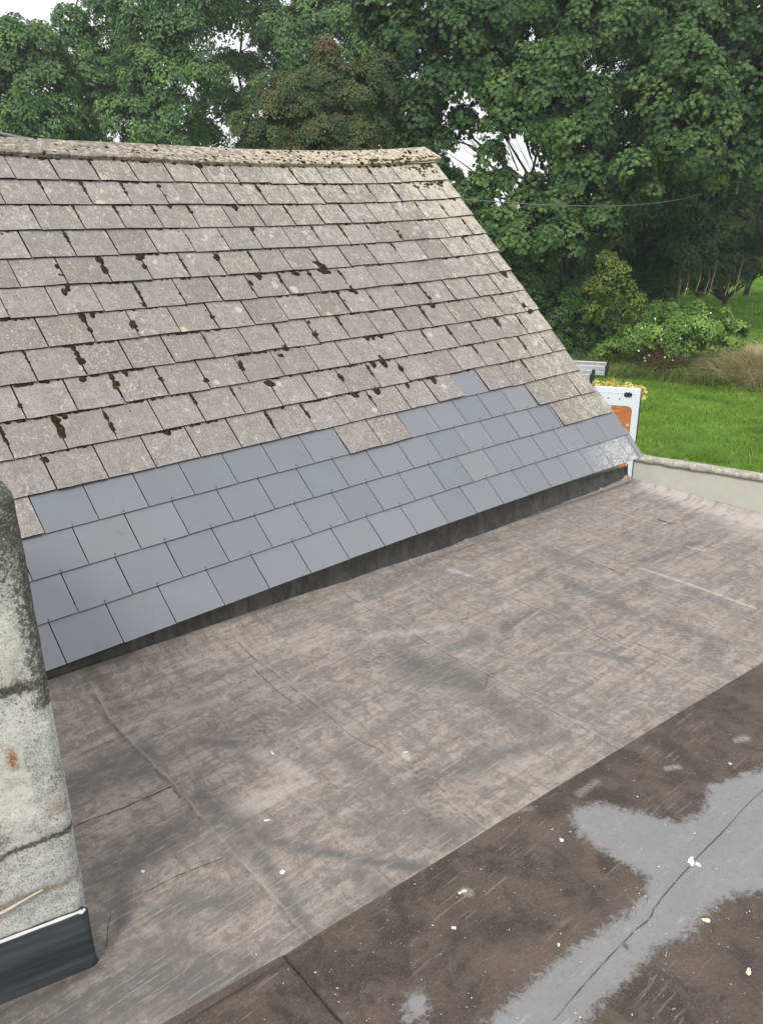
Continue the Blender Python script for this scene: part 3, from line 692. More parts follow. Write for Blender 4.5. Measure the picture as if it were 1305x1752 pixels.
for pts, wd in [([(126, 1415), (180, 1395), (230, 1375), (296, 1346)], .006), ([(246, 1528), (300, 1502), (386, 1466)], .004), ([(190, 1560), (180, 1622)], .004),
                ([(430, 1140), (470, 1180), (520, 1218)], .004), ([(560, 1225), (600, 1260), (660, 1290)], .003), ([(745, 1340), (762, 1357)], .005), ([(805, 1388), (840, 1408)], .003), ([(828, 1180), (836, 1155), (850, 1152)], .004),
                ([(930, 925), (1000, 955), (1076, 988)], .005), ([(1050, 1083), (1075, 1095)], .006), ([(1085, 1100), (1180, 1140)], .004), ([(1125, 889), (1145, 895)], .010), ([(1345, 1310), (1290, 1368), (1130, 1540), (1105, 1580), (1060, 1622), (940, 1754)], .005),
                ([(485, 1638), (535, 1695), (585, 1755)], .007), ([(695, 1045), (710, 1070)], .004), ([(1180, 920), (1300, 970)], .003), ([(470, 1660), (400, 1705), (320, 1752)], .006)]:
    ribbon(pts, wd * .7)
# paint and mortar flakes lying on the felt
def flake(px, py, r, mat, el=1.):
    c_ = onz(px, py); n = 14; V = [(c_[0], c_[1], 0)]; an = random.uniform(0, 3); s_ = random.uniform(0, 90)
    for k in range(n):
        t = 2 * math.pi * k / n; rr = r * (.55 + .9 * vnoise(math.cos(t) * 2 + s_, math.sin(t) * 2, 1, 5)); x = rr * el * math.cos(t); y = rr * math.sin(t)
        V.append((c_[0] + x * math.cos(an) - y * math.sin(an), c_[1] + x * math.sin(an) + y * math.cos(an), 0))
    V = np.array(V); brown = V[:, 1] < band_y(V[:, 0]); zz = np.where(brown, brown_z(V[:, 0], V[:, 1]), felt_z(V[:, 0], V[:, 1])); V[:, 2] = zz + .0025; V[0, 2] += .003
    return V, [(0, 1 + k, 1 + (k + 1) % n) for k in range(n)]
for px, py, r, mt, el, lb in [(1181, 1476, .013, 'stub', 1.8, None), (1192, 1482, .010, 'stub', 1.3, None), (1206, 1578, .011, 'cream', 1.4, None), (795, 1527, .007, 'cream', 1.5, None), (786, 1530, .007, 'stub', 1, None), (483, 1494, .010, 'stub', 1.1, None),
                              (955, 1620, .006, 'cream', 1.3, None), (960, 1440, .008, 'stub', 1.4, None), (1280, 1666, .008, 'cream', 1.6, None), (694, 1288, .007, 'cream', 1.6, None), (776, 1590, .007, 'cream', 1.3, None), (457, 1405, .006, 'stub', 2.2, None), (466, 1290, .005, 'stub', 2.5, None), (245, 1492, .007, 'stub', 1.2, None), (1248, 1310, .006, 'stub', 1.2, None)]:
    V, F = flake(px, py, r, mt, el); fast('debris_chip', V, F, M[mt], ext)
V = []; F = []
for _ in range(260):
    if random.random() < .72: px, py = random.uniform(560, 1305), random.uniform(1300, 1752)
    else: px, py = random.uniform(130, 1200), random.uniform(1000, 1752)
    P_ = onz(px, py)
    if P_[1] > -.05 or P_[0] < -.4: continue
    if P_[1] > band_y(P_[0]) and random.random() < .8: continue
    a, f = flake(px, py, random.choice([.0007, .001, .001, .0013, .002]), 'stub', random.uniform(1, 2.2)); b_ = len(V); V += a.tolist(); F += [tuple(b_ + z for z in q) for q in f]
tag(fast('debris_specks', V, F, M['stub'], ext), 'scattered pale grit on the felt', kind='stuff')

# ------------------------------------------------------------------ rendered stack / wall end at the left
stack = empty('rendered_stack', 'weathered white and grey rendered wall stack with black flashing at its foot, left edge', 'chimney stack')
c0 = onz(168, 1650); c1 = onz(0, 1719); dx = (c1 - c0)[:2]; dx /= np.linalg.norm(dx); dn = np.array([-dx[1], dx[0]])
if dn[1] > 0: dn = -dn                                             # dn points towards the camera side
c0 = c0 - np.array([*dn, 0]) * .022 + np.array([*dx, 0]) * .012     # render face sits behind the flashing
ZT = H + 1.67
def stack_face():
    nx, nz = 120, 240; V = []; A = {k: [] for k in ('dark', 'cream', 'rust', 'brown')}
    for i in range(nx + 1):
        s_ = i / nx * 1.05
        for j in range(nz + 1):
            t = j / nz; z = H + t * (ZT - H)
            rc = .05; ro = 0.
            if s_ < .04: ro = .04 * (1 - math.sqrt(max(0, 1 - (1 - s_ / .04) ** 2)))
            bump = (fbm(s_ * 3, z * 3, 2.5, 4) - .5) * .028 + (fbm(s_, z, 30, 2) - .5) * .007
            if t > .98: ro += .05 * ((t - .98) / .02) ** 2
            q = c0[:2] + dx * (s_ - .006 - .023 * min(1, (z - H) / 1.1) + (fbm(z, 2., 6, 8) - .5) * .012 * (s_ < .05) + (0.02 * ((t - .98) / .02) ** 2 if t > .98 and s_ < .1 else 0)) + dn * (bump - ro)
            # cracks
            V.append((q[0], q[1], z))
            px = s_; zz = z - H
            w1 = 1.085 + .13 * s_ * 0 + .02 * (fbm(s_, 0, 9, 3) - .5); w2 = .55 + .03 * (fbm(s_, 1, 9, 3) - .5) - .05 * s_
            d1 = math.exp(-((zz - w1) / .016) ** 2) * (1 if s_ < .3 else .5); d2 = math.exp(-((zz - w2) / .010) ** 2)
            # dark growth: top, and down the corner
            top = max(0, min(1, (zz - 1.33) / .22)); cor = max(0, 1 - s_ / .075) * .75 * (zz > 1.0); blot = max(0, fbm(s_, zz, 6, 12) - .56) * 4
            A['dark'].append(min(1, max(top * .75, cor, d1 * 1.1, d2 * .9, blot * .55)))
            A['cream'].append(max(0, min(1, 1.5 - abs(zz - .78) / .17 if zz < 1.05 else 0)) * (s_ > .02 + .13 * fbm(zz, 5, 7, 1)) + (.6 if 1.1 < zz < 1.35 and s_ > .05 else 0))
            A['rust'].append(max(0, 1 - math.hypot((s_ - .128) / .022, (zz - .865) / .055)) * 1.6)
            A['brown'].append(max(math.exp(-((zz - (.375 + .06 * (fbm(s_, 3, 8, 7) - .5))) / .012) ** 2), .8 * math.exp(-((s_ - .03) / .03) ** 2 - ((zz - .66) / .04) ** 2)))
    n1 = nz + 1; F = [(i * n1 + j, i * n1 + j + 1, (i + 1) * n1 + j + 1, (i + 1) * n1 + j) for i in range(nx) for j in range(nz)]
    return fast('rendered_face', V, F, M['render'], stack, vattrs={k: np.clip(np.array(v), 0, 1) for k, v in A.items()}, smooth=True)
stack_face()
def slab(p, u_, v_, z0, z1):      # box from corner p along u_ and v_
    P = [p, p + u_, p + u_ + v_, p + v_]; b_ = MB(); b_.add([(*q, z0) for q in P] + [(*q, z1) for q in P], [(0, 1, 2, 3), (4, 5, 6, 7), (0, 1, 5, 4), (1, 2, 6, 5), (2, 3, 7, 6), (3, 0, 4, 7)]); return b_
core = slab(c0[:2] - dn * .03 - dx * .002, dx * 1.0, np.array([-.10, 1.]) * 1.5, H, ZT - .03); core.build('stack_core', plain('stack render', (.48, .47, .44), .95, scale=20), stack, bevel=.012)
# black flashing wrapped round the foot, with a white sealant line along its top
FZ = H + .235
f0 = onz(168, 1650)[:2]; ns = 24; prof = [(0, 0.0), (0, 1.0)]
V = []; F = []; cnr = f0 + dx * .018 - dn * .018
sdn = np.array([.10, -1.]); path = [f0 + dx * 1.1] + [f0 + dx * t for t in np.linspace(1.0, .04, 24)] + [cnr + .018 * (dn * math.cos(a) - dx * math.sin(a)) for a in np.linspace(0, math.pi / 2, 8)] + [cnr + np.array([-.03, 0]) + np.array([-.10, 1.]) * t for t in (.1, .3, .55)]
for k, q in enumerate(path):
    w_ = (fbm(k * .3, 1, 1, 5) - .5) * .006
    out = dn if k < 26 else -dx
    for z, o_ in ((H + .001, .004), (H + .02, 0), (H + .12, w_), (FZ - .004, .002), (FZ, -.001), (FZ + .001, -.022)):
        V.append((*(q + out * o_), z))
n1 = 6; F = [(k * n1 + j, k * n1 + j + 1, (k + 1) * n1 + j + 1, (k + 1) * n1 + j) for k in range(len(path) - 1) for j in range(5)]
fast('flashing', V, F, M['lead'], stack, smooth=True)
b = MB(); pts = [(*(q - (dn if k < 26 else -dx) * .007), FZ + .003) for k, q in enumerate(path[:31])]; b.tube(pts, [.004 + .003 * vnoise(k * 1.3, 0) for k in range(len(pts))], 6); b.build('sealant_line', plain('white sealant', (.62, .62, .62), .8), stack, smooth=True)
b = MB(); Z1 = H + .37
b.tube([(*(c0[:2] + dx * t + dn * .012), Z1 - .07 * t + .012 * math.sin(t * 19)) for t in np.linspace(.10, 1.0, 40)], [.003 + .003 * vnoise(k * .9, 4) for k in range(40)], 6); b.build('render_crust', plain('buff render', (.52, .47, .37), .95, scale=50), stack, smooth=True)

# ------------------------------------------------------------------ ground, yard, garden wall
xs = np.concatenate([np.linspace(-300, 5, 12), np.linspace(8, 90, 140), np.linspace(95, 500, 12)]); ys = np.concatenate([np.linspace(-250, -10, 10), np.linspace(-8, 60, 120), np.linspace(65, 500, 12)])
X, Y = np.meshgrid(xs, ys, indexing='ij')
def ground_z(X, Y):
    X = np.asarray(X, float); Y = np.asarray(Y, float); d = np.hypot(X + 1, Y + 3.6)
    near = np.clip((d - 17) / 4, 0, 1)
    return GROUND + near * ((fbm(X, Y, .35, 2) - .5) * .35) + .25 * np.clip((d - 40) / 30, 0, 4)
Z = ground_z(X, Y); V = np.stack([X, Y, Z], -1).reshape(-1, 3); ny = len(ys)
I = (np.arange(len(xs) - 1)[:, None] * ny + np.arange(ny - 1)[None]).ravel()
tag(fast('ground', V, np.stack([I, I + ny, I + ny + 1, I + 1], -1), M['ground'], smooth=True), kind='structure')
ZW = -2.70
wa = onz(1100, 783, ZW)[:2]; wb = onz(1305, 815, ZW)[:2]; wd_ = (wb - wa) / np.linalg.norm(wb - wa); wn = np.array([-wd_[1], wd_[0]])
if wn @ (CAM[:2] - wa) > 0: wn = -wn                                # wn points away from the camera
W0 = wa - wd_ * 4.5; L_ = 16
gw = empty('garden_wall', 'low pale painted garden wall with rough stone coping beside the lawn', 'wall')
b = slab(W0 + wn * .03, wd_ * L_, wn * .2, GROUND, ZW - .10); b.build('wall_body', M['ocwall'], gw)
n = 220; V = []; prof = [(-.01, -.10), (-.015, -.05), (.0, -.012), (.05, .0), (.22, .004), (.27, -.03), (.275, -.10)]
for k in range(n):
    t = L_ * k / (n - 1)
    for (o_, h_) in prof:
        q = W0 + wd_ * t + wn * (o_ + (fbm(t * 2, o_ * 9, 2, 3) - .5) * .03); V.append((*q, ZW + h_ + (fbm(t * 2, o_ * 9 + 4, 2.5, 6) - .5) * .035))
F = [(k * 7 + j, k * 7 + (j + 1) % 7, (k + 1) * 7 + (j + 1) % 7, (k + 1) * 7 + j) for k in range(n - 1) for j in range(7)]
q = NT('lichened coping'); p = q.geo(); n_ = q.noise(7, 7, .75, vec=p); f_ = q.noise(30, 5, .8, vec=p)
q.col(q.mix(q.ramp(f_, .50, .64, 0, .85), q.mix(q.ramp(n_, .4, .6), (.40, .36, .28), (.62, .59, .52)), (.13, .11, .08))); q.rough(.95); q.bump(f_, .9, .03)
fast('coping', V, F, q.m, gw, smooth=True)
yard = [W0 + wn * .1, W0 + wd_ * L_ + wn * .1, np.array([5.0, -14.]), np.array([4.5, 8.])]
b = MB(); b.add([(*q, GROUND + .006) for q in yard], [(0, 1, 2, 3)]); tag(b.build('yard', M['yard']), kind='structure')

# ------------------------------------------------------------------ van with its far rear door swung open
PF = at(1097.0, 665, 13.9); ZD = PF[2]
fw = np.array([-.50, .866]); fw /= np.linalg.norm(fw)
# local frame: x forward, y left (towards the camera side), z up; the open door lies in the plane y=-0.95
left = np.array([-fw[1], fw[0]]); org = PF[:2] + fw * .80 + left * .95
van = empty('van', 'white panel van with its rear door open showing plywood lining, half hidden behind the roof', 'van', loc=(org[0], org[1], GROUND), rz=math.atan2(fw[1], fw[0]))
ZR = ZD - GROUND                                                    # door top height above the yard
side = [(0, .42), (.05, ZR + .05), (.25, ZR + .16), (3.6, ZR + .16), (4.1, ZR - .02), (4.75, 1.45), (5.55, 1.15), (5.75, .9), (5.75, .42)]
b = MB(); b.prism(side, -.95, .95, 1); b.build('body', M['white'], van, bevel=.07)
for y in (-.953, .953):
    b = MB(); b.prism([(3.6, 1.45), (3.75, ZR - .35), (4.12, ZR - .35), (4.62, 1.5), (4.55, 1.45)], y - .01, y + .01, 1); b.build('window', M['glass'], van)
b = MB(); b.add([(4.20, -.8, ZR - .10), (4.20, .8, ZR - .10), (4.76, .85, 1.52), (4.76, -.85, 1.52)], [(0, 1, 2, 3)]); b.build('windscreen', M['glass'], van)
for x in (1.0, 4.75):
    for y in (-.98, .78):
        b = MB(); b.tube([(x, y, .35), (x, y + .2, .35)], .35, 24); wh = b.build('wheel', M['black'], van, bevel=.03)
        b = MB(); b.tube([(x, y - .004 if y < 0 else y + .19, .35), (x, y + .02 if y < 0 else y + .204, .35)], .2, 16); b.build('hubcap', M['alu'], wh)
for y in (-.8, .8):
    b = MB(); b.box(-.015, .03, y - .08, y + .08, .9, 1.35); b.build('tail_light', plain('red lamp lens', (.45, .02, .02), .2), van)
    b = MB(); b.prism([(y - .14, .72), (y + .14, .72), (y + .1, .98), (y - .1, .98)], 5.60, 5.74, 0); b.build('headlight', M['alu'], van)
b = MB(); b.box(-.12, .06, -.93, .93, .38, .56); b.build('rear_bumper', M['black'], van, bevel=.03)
b = MB(); b.box(-.03, .0, .04, .9, .6, ZR - .02); nd = b.build('closed_rear_door', M['white'], van, bevel=.01)
# open door leaf: inner face towards +y
DW = .80; x0, x1 = -DW, -.005; y0, y1 = -.99, -.95; zb = .55; zt = ZR
b = MB(); rr = .05
def rrect(x0, x1, z0, z1, r, n=6):
    P = []
    for cx, cz, a0 in ((x1 - r, z1 - r, 0), (x0 + r, z1 - r, 90), (x0 + r, z0 + r, 180), (x1 - r, z0 + r, 270)):
        for k in range(n + 1):
            a = math.radians(a0 + 90 * k / n); P.append((cx + r * math.cos(a), cz + r * math.sin(a)))
    return P
b.prism(rrect(x0, x1, zb, zt, .035), y0, y1 - .02, 1)
door = tag(b.build('open_rear_door', M['white'], van, bevel=.006), 'open rear door with plywood inner panels')
# raised inner frame with two rounded openings
def frame_with_holes(outer, holes, ya, yb):
    import bmesh
    bm = bmesh.new()
    loops = []
    for L in [outer] + holes: loops.append([bm.verts.new((p_, yb, q_)) for p_, q_ in L])
    ed = []
    for L in loops:
        for i in range(len(L)): ed.append(bm.edges.new((L[i], L[(i + 1) % len(L)])))
    bmesh.ops.triangle_fill(bm, use_beauty=True, edges=ed)
    r = bmesh.ops.extrude_face_region(bm, geom=list(bm.faces)); bmesh.ops.translate(bm, verts=[v for v in r['geom'] if isinstance(v, bmesh.types.BMVert)], vec=(0, ya - yb, 0))
    bmesh.ops.recalc_face_normals(bm, faces=bm.faces)
    me = bpy.data.meshes.new('inner_frame'); bm.to_mesh(me); bm.free(); return me
pxm = 13.9 / FPX
zu1 = zt - .315; zu0 = zt - .97; zl1 = zt - 1.08; zl0 = zb + .08
me = frame_with_holes(rrect(x0 + .012, x1 - .01, zb + .02, zt - .02, .03), [rrect(x0 + .115, x1 - .06, zu0, zu1, .09), rrect(x0 + .115, x1 - .06, zl0, zl1, .06)], y1 - .02, y1)
fr = link('inner_frame', me, M['white'], door)
q = NT('orange plywood'); p = q.obj(); wv = q.noise(1, 5, .6, vec=q.mapping(p, (3, 3, 16)), dist=1.6)
q.col(q.mix(q.ramp(wv, .35, .65), (.42, .135, .040), (.62, .235, .085))); q.rough(.55)
PLY = q.m
for z0_, z1_ in ((zu0, zu1), (zl0, zl1)):
    b = MB(); b.box(x0 + .10, x1 - .04, y1 - .018, y1 - .010, z0_ - .02, z1_ + .02); b.build('plywood_panel', PLY, door)
b = MB(); b.prism(rrect(x0 + .14, x0 + .27, zt - .155, zt - .075, .035), y1 + .001, y1 + .014, 1); lt = b.build('latch', M['black'], door)
b = MB(); b.prism(rrect(x0 + .13, x0 + .29, zt - .175, zt - .06, .04), y1 + .0002, y1 + .004, 1); b.build('latch_plate', M['white'], door, bevel=.002)
for xx, zz in ((x0 + .34, zt - .20), (x0 + .53, zt - .195)):
    b = MB(); b.tube([(xx, y1 - .001, zz), (xx, y1 + .003, zz)], .013, 10); b.build('screw_hole', M['black'], door)
b = MB(); b.box(x0 + .06, x1 - .08, y1, y1 + .006, zt - .10, zt - .085); b.build('pressed_rib', M['white'], door, bevel=.003)
b = MB(); b.tube([(x0 - .002, y1 - .03, z_) for z_ in np.linspace(zb, zt - .03, 20)], .012, 8); b.build('rubber_seal', M['black'], door, smooth=True)
for zz, xx in ((zu1 - .03, x0 + .48), (zu0 + .32, x0 + .165)):
    b = MB(); b.tube([(xx, y1 - .008, zz), (xx, y1 + .006, zz)], .017, 10); b.build('clip', M['stub'], door)

# ladders on the van roof
def ladder(name, label, p_end, L, wid, sec, rot):
    e = empty(name, label, 'ladder', 'ladders on the van roof', loc=tuple(p_end), rz=rot)
    for yy in (0, wid):
        for s_ in range(sec):
            b = MB(); b.box(0, L, yy - .03, yy + .03, s_ * .085, s_ * .085 + .078); b.build('rail', M['alu'], e, bevel=.006)
            b = MB(); b.box(-.035, .012, yy - .038, yy + .038, s_ * .085 - .006, s_ * .085 + .084); b.build('end_cap', M['black'], e, bevel=.008)
    for s_ in range(sec):
        for k in range(int(L / .28)):
            b = MB(); b.tube([(.15 + k * .28, .0, s_ * .085 + .04), (.15 + k * .28, wid, s_ * .085 + .04)], .015, 8); b.build('rung', M['alu'], e, smooth=True)
    return e
rot = math.atan2(fw[1], fw[0])
ladder('ladder', 'long aluminium ladder lying on the van roof, its capped end reaching farthest right', at(1035, 642, 13.9), 3.6, -.35, 2, rot)
ladder('ladder', 'shorter aluminium ladder end nearest the roof verge, in front of the longer one', at(1012.5, 650, 13.0), 3.3, .35, 2, rot)
b = MB()
rack = empty('roof_rack', 'grey roof bars on the white van carrying the ladders', 'roof rack', loc=(org[0], org[1], GROUND), rz=rot)
for xx in (.9, 2.1, 3.2):
    b = MB(); b.box(xx - .02, xx + .02, -.9, .9, ZR + .19, ZR + .225); b.build('crossbar', M['alu'], rack, bevel=.005)
    for yy in (-.86, .86):
        b = MB(); b.box(xx - .03, xx + .03, yy - .02, yy + .02, ZR + .12, ZR + .19); b.build('foot', M['black'], rack)

# ------------------------------------------------------------------ foliage
SYC = [(0, -.48), (.18, -.30), (.48, -.34), (.36, -.05), (.55, .22), (.22, .22), (.0, .58), (-.22, .22), (-.55, .22), (-.36, -.05), (-.48, -.34), (-.18, -.30)]
OVAL = [(0, -.5), (.27, -.05), (0, .5), (-.27, -.05)]
BLADE = [(-.5, 0), (.5, 0), (0, 1)]
def leaves(C, Nn, S, shape, fold=.25):
    """C (n,3) centres, Nn (n,3) normals, S (n,) sizes"""
    n = len(C); sh = np.array(shape); k = len(sh)
    Nn = Nn / (np.linalg.norm(Nn, axis=1)[:, None] + 1e-9)
    R_ = rng.normal(size=(n, 3)); R_[:, 2] -= .9                    # leaf tips hang down
    T = R_ - (R_ * Nn).sum(1)[:, None] * Nn; T /= np.linalg.norm(T, axis=1)[:, None] + 1e-9; B_ = np.cross(Nn, T)
    V = C[:, None] + S[:, None, None] * (sh[None, :, :1] * B_[:, None] + sh[None, :, 1:] * T[:, None] + (fold * (np.abs(sh[None, :, :1]) - .2)) * Nn[:, None])
    return V.reshape(-1, 3), (np.arange(n)[:, None] * k + np.arange(k)[None])
COV = 1.9; SHA = .25
def lobe_leaves(c, r, leaf, dens, spray, flat=.85, down=.35, jit=.55):
    """leaves of one bough: sprays of leaves laid like shingles over an uneven dome"""
    area = 4 * math.pi * r * r * flat
    ns = max(6, int(area / (math.pi * spray ** 2) * 1.35))
    d = rng.normal(size=(ns * 2, 3)); d /= np.linalg.norm(d, axis=1)[:, None]
    keep = (d[:, 2] > -down) | (rng.random(len(d)) < .25); d = d[keep][:ns]
    sd_ = rng.random() * 90
    rad = r * (.62 + .62 * vnoise(d[:, 0] * 1.7 + d[:, 2] * 1.1 + sd_, d[:, 1] * 1.7 - d[:, 2] * .8, 1.3, 3)) * (1 - .25 * rng.random(len(d)) ** 2)
    P = c + d * rad[:, None] * np.array([1, 1, flat])
    sn = d * .75 + np.array([0, 0, .55]); sn /= np.linalg.norm(sn, axis=1)[:, None]
    m_ = max(3, int(dens * COV * math.pi * spray ** 2 / (1.35 * SHA * leaf ** 2)))
    n = len(P) * m_; Pi = np.repeat(P, m_, 0); Ni = np.repeat(sn, m_, 0)
    q = rng.normal(size=(n, 3)); q -= (q * Ni).sum(1)[:, None] * Ni; q /= np.linalg.norm(q, axis=1)[:, None] + 1e-9
    rr = np.sqrt(rng.random(n)) * spray * np.repeat(.7 + .6 * rng.random(len(P)), m_)
    C = Pi + q * rr[:, None] - Ni * (rr ** 2 / spray * .55)[:, None] + rng.normal(size=(n, 3)) * spray * .10
    LN = Ni + q * (rr / spray * .8)[:, None] + rng.normal(size=(n, 3)) * jit * .6
    tone = np.clip(np.repeat(.5 + .22 * rng.normal(size=len(P)), m_) + .16 * rng.normal(size=n), 0, 1)
    return C, LN, tone
def limb_path(a, b, n=7, wob=.06):
    L = np.linalg.norm(b - a); P = [a + (b - a) * t for t in np.linspace(0, 1, n)]
    for i in range(1, n - 1): P[i] = P[i] + rng.normal(size=3) * L * wob * .5 + np.array([0, 0, L * .06 * math.sin(math.pi * i / (n - 1))])
    return P
def tree(name, label, cat, lobes, D, leaf=.15, dens=1., spray=.42, shape=SYC, mat=None, trunk=None, group=None, depth=1., tr=.22, over=None, trunk_r=.28, base_z=None, rmin=.0):
    """lobes: (px, py, radius px[, extra distance])"""
    e = empty(name, label, cat, group)
    global SHA
    Cs = []; Ns = []; Ts = []; cen = []; SHA = .56 if shape is SYC else .27 if shape is OVAL else .08
    for lb in lobes:
        px, py, rp = lb[:3]; dd = lb[3] if len(lb) > 3 else 0.
        c = at(px, py, D + dd); r = rp * (D + dd) / FPX * (.97 if shape is SYC else 1.); cen.append((c, r))
        a, b_, t = lobe_leaves(c, r, leaf, dens, spray); Cs.append(a); Ns.append(b_); Ts.append(t)
    C = np.concatenate(Cs); N_ = np.concatenate(Ns); T = np.concatenate(Ts)
    gz = ground_z(C[:, 0], C[:, 1]) + .03; ok = C[:, 2] > gz; C, N_, T = C[ok], N_[ok], T[ok]
    S = leaf * rng.uniform(.7, 1.25, len(C))
    V, F = leaves(C, N_, S, shape); crown = fast('crown', V, F, mat, e, {'rnd': T})
    # trunk and limbs
    tp = trunk if trunk is not None else (np.mean([c[0] for c, r in cen]), np.mean([c[1] for c, r in cen]))
    gz0 = float(ground_z(tp[0], tp[1])); zs_ = sorted(c[2] for c, r in cen); ztop = zs_[-1]
    trunk_r = trunk_r * .6; base = np.array([tp[0], tp[1], gz0 - .1]); topp = np.array([np.mean([c[0] for c, r in cen]) * .5 + tp[0] * .5, np.mean([c[1] for c, r in cen]) * .5 + tp[1] * .5, ztop])
    tb = MB(); path = limb_path(base, topp, 10, .03); rad = [trunk_r * (1 - .85 * k / 9) for k in range(10)]; tb.tube(path, rad, 10)
    for c, r in cen:
        zz = max(gz0 + .3, c[2] - np.hypot(*(c - base)[:2]) * .8 - r * .5); t = min(.95, max(.05, (zz - base[2]) / (topp[2] - base[2] + 1e-6)))
        k = t * 9; i = int(k); st = path[i] + (path[min(9, i + 1)] - path[i]) * (k - i)
        r0 = trunk_r * (1 - .85 * t) * .55
        if np.linalg.norm(c - st) > .3:
            tb.tube(limb_path(st, c, 7), [max(.012, r0 * (1 - .8 * q / 6)) for q in range(7)], 6)
            for _ in range(4):
                d = rng.normal(size=3); d /= np.linalg.norm(d); tb.tube(limb_path(c - (c - st) * rng.random() * .4, c + d * r * .8, 4), [max(.008, r0 * .25), .012, .009, .005], 4)
    tb.build('trunk', M['bark'], e, smooth=True)
    return e
LF = dict(
    syc=mat_leaf('sycamore leaf', (.040, .084, .028), (.080, .152, .044), (.155, .238, .070), .28, .55, .35),
    syc_shade=mat_leaf('shade-toned sycamore leaf', (.030, .070, .026), (.054, .114, .036), (.098, .165, .050), .25, .55, .35),  # darker copy of the sycamore leaf, sheltered shade put into its colour
    ash=mat_leaf('ash leaf', (.078, .146, .064), (.136, .235, .090), (.235, .355, .125), .30, .6, .3),
    beech=mat_leaf('shade-toned beech leaf', (.022, .052, .024), (.034, .076, .030), (.055, .105, .040), .2, .6, .3),  # filler crown colour, darkened to stand for shade between the boughs
    bank=mat_leaf('tangled bank grass', (.16, .22, .06), (.24, .30, .085), (.42, .40, .18), .3, .7, .2),
    haw=mat_leaf('hawthorn leaf', (.062, .092, .036), (.108, .142, .056), (.200, .180, .080), .25, .6, .3),
    red=mat_leaf('reddened leaf', (.14, .095, .055), (.18, .12, .06), (.12, .14, .055), .2, .6, .3),
    ivy=mat_leaf('ivy hedge leaf', (.034, .075, .022), (.060, .125, .034), (.110, .190, .050), .25, .5, .4),
    hazel=mat_leaf('yellowing hazel leaf', (.085, .150, .032), (.150, .215, .045), (.300, .310, .080), .35, .5, .3),
    bram=mat_leaf('bramble leaf', (.090, .180, .038), (.165, .310, .060), (.330, .460, .110), .3, .5, .4),
    fern=mat_leaf('dead undergrowth', (.12, .10, .05), (.20, .155, .085), (.28, .21, .12), .25, .8, .2),
    grass=mat_leaf('grass blade', (.150, .265, .038), (.230, .400, .058), (.370, .530, .105), .4, .6, .2),
    dry=mat_leaf('dry grass blade', (.40, .34, .17), (.58, .50, .28), (.74, .67, .42), .3, .8, .2),
    yel=mat_leaf('yellow flower', (.50, .46, .10), (.80, .68, .20), (.90, .82, .42), .3, .7, .2),
)
G_ASH = 'tall trees beyond the ridge'
tree('ash_tree', 'leftmost tall pale-green tree with open sky above its crown', 'tree', [(15, 95, 50), (60, 70, 36), (48, 150, 55), (5, 215, 55), (95, 125, 40), (85, 205, 50), (28, 50, 26), (55, 250, 45), (-60, 60, 60), (-70, 170, 70)], 44, .20, .9, .55, OVAL, LF['ash'], group=G_ASH)
tree('ash_tree', 'second tall tree from the left, feathery crown', 'tree', [(130, 70, 36), (120, 28, 26), (160, 120, 46), (150, 185, 50), (200, 75, 42), (212, 145, 48), (140, 240, 45), (175, 20, 34), (150, -40, 40)], 46, .20, .9, .55, OVAL, LF['ash'], group=G_ASH)
tree('ash_tree', 'third tall tree from the left, dense blue-green crown', 'tree', [(240, 30, 46), (295, 65, 50), (270, 125, 50), (230, 205, 48), (300, 190, 50), (330, 30, 42), (345, 115, 42), (290, 245, 46), (280, -50, 60), (360, -30, 50)], 43, .20, .9, .55, OVAL, LF['ash'], group=G_ASH)
tree('ash_tree', 'fourth tall tree from the left, sky chinks between its limbs', 'tree', [(385, 20, 44), (400, 110, 34), (370, 175, 42), (350, 235, 40), (455, 25, 34), (440, 110, 30), (452, 70, 24), (420, 190, 26), (420, -50, 60)], 47, .20, .8, .55, OVAL, LF['ash'], group=G_ASH)
tree('ash_tree', 'tall tree behind the russet hawthorn', 'tree', [(490, 40, 46), (545, 25, 50), (500, 100, 46), (600, 20, 50), (575, 85, 50), (640, 75, 50), (520, 180, 60, 3), (620, 180, 60, 3), (470, 160, 46), (640, 240, 50), (480, 240, 50), (560, -60, 60)], 45, .20, .95, .55, OVAL, LF['ash'], group=G_ASH)
haw = tree('hawthorn_tree', 'russet-tinged hawthorn behind the middle of the ridge', 'tree', [(560, 135, 46), (500, 175, 55), (615, 155, 48), (450, 220, 48), (545, 225, 60), (620, 225, 50), (425, 255, 26), (560, 98, 24), (650, 115, 30), (590, 270, 50), (500, 270, 50)], 30, .10, .95, .32, OVAL, LF['haw'], trunk_r=.16)
C, N_, T = lobe_leaves(at(558, 80, 29.8), .42, .10, .9, .25); V, F = leaves(C, N_, .11 * np.ones(len(C)), OVAL); tag(fast('red_tip', V, F, LF['red'], haw, {'rnd': T}), 'reddened leaves at the top')
tree('sycamore_tree', 'middle sycamore whose crown overhangs the right end of the ridge', 'tree', [(690, 60, 55), (745, 135, 50), (655, 0, 55), (715, 195, 42), (785, 55, 58), (800, 130, 42), (700, 240, 36), (740, -10, 60), (850, 15, 50), (830, 90, 40), (660, 190, 30), (790, 200, 30), (755, 235, 26), (745, 275, 20), (770, 300, 14)], 31, .16, 1.1, .48, SYC, LF['syc_shade'], group='sycamores')
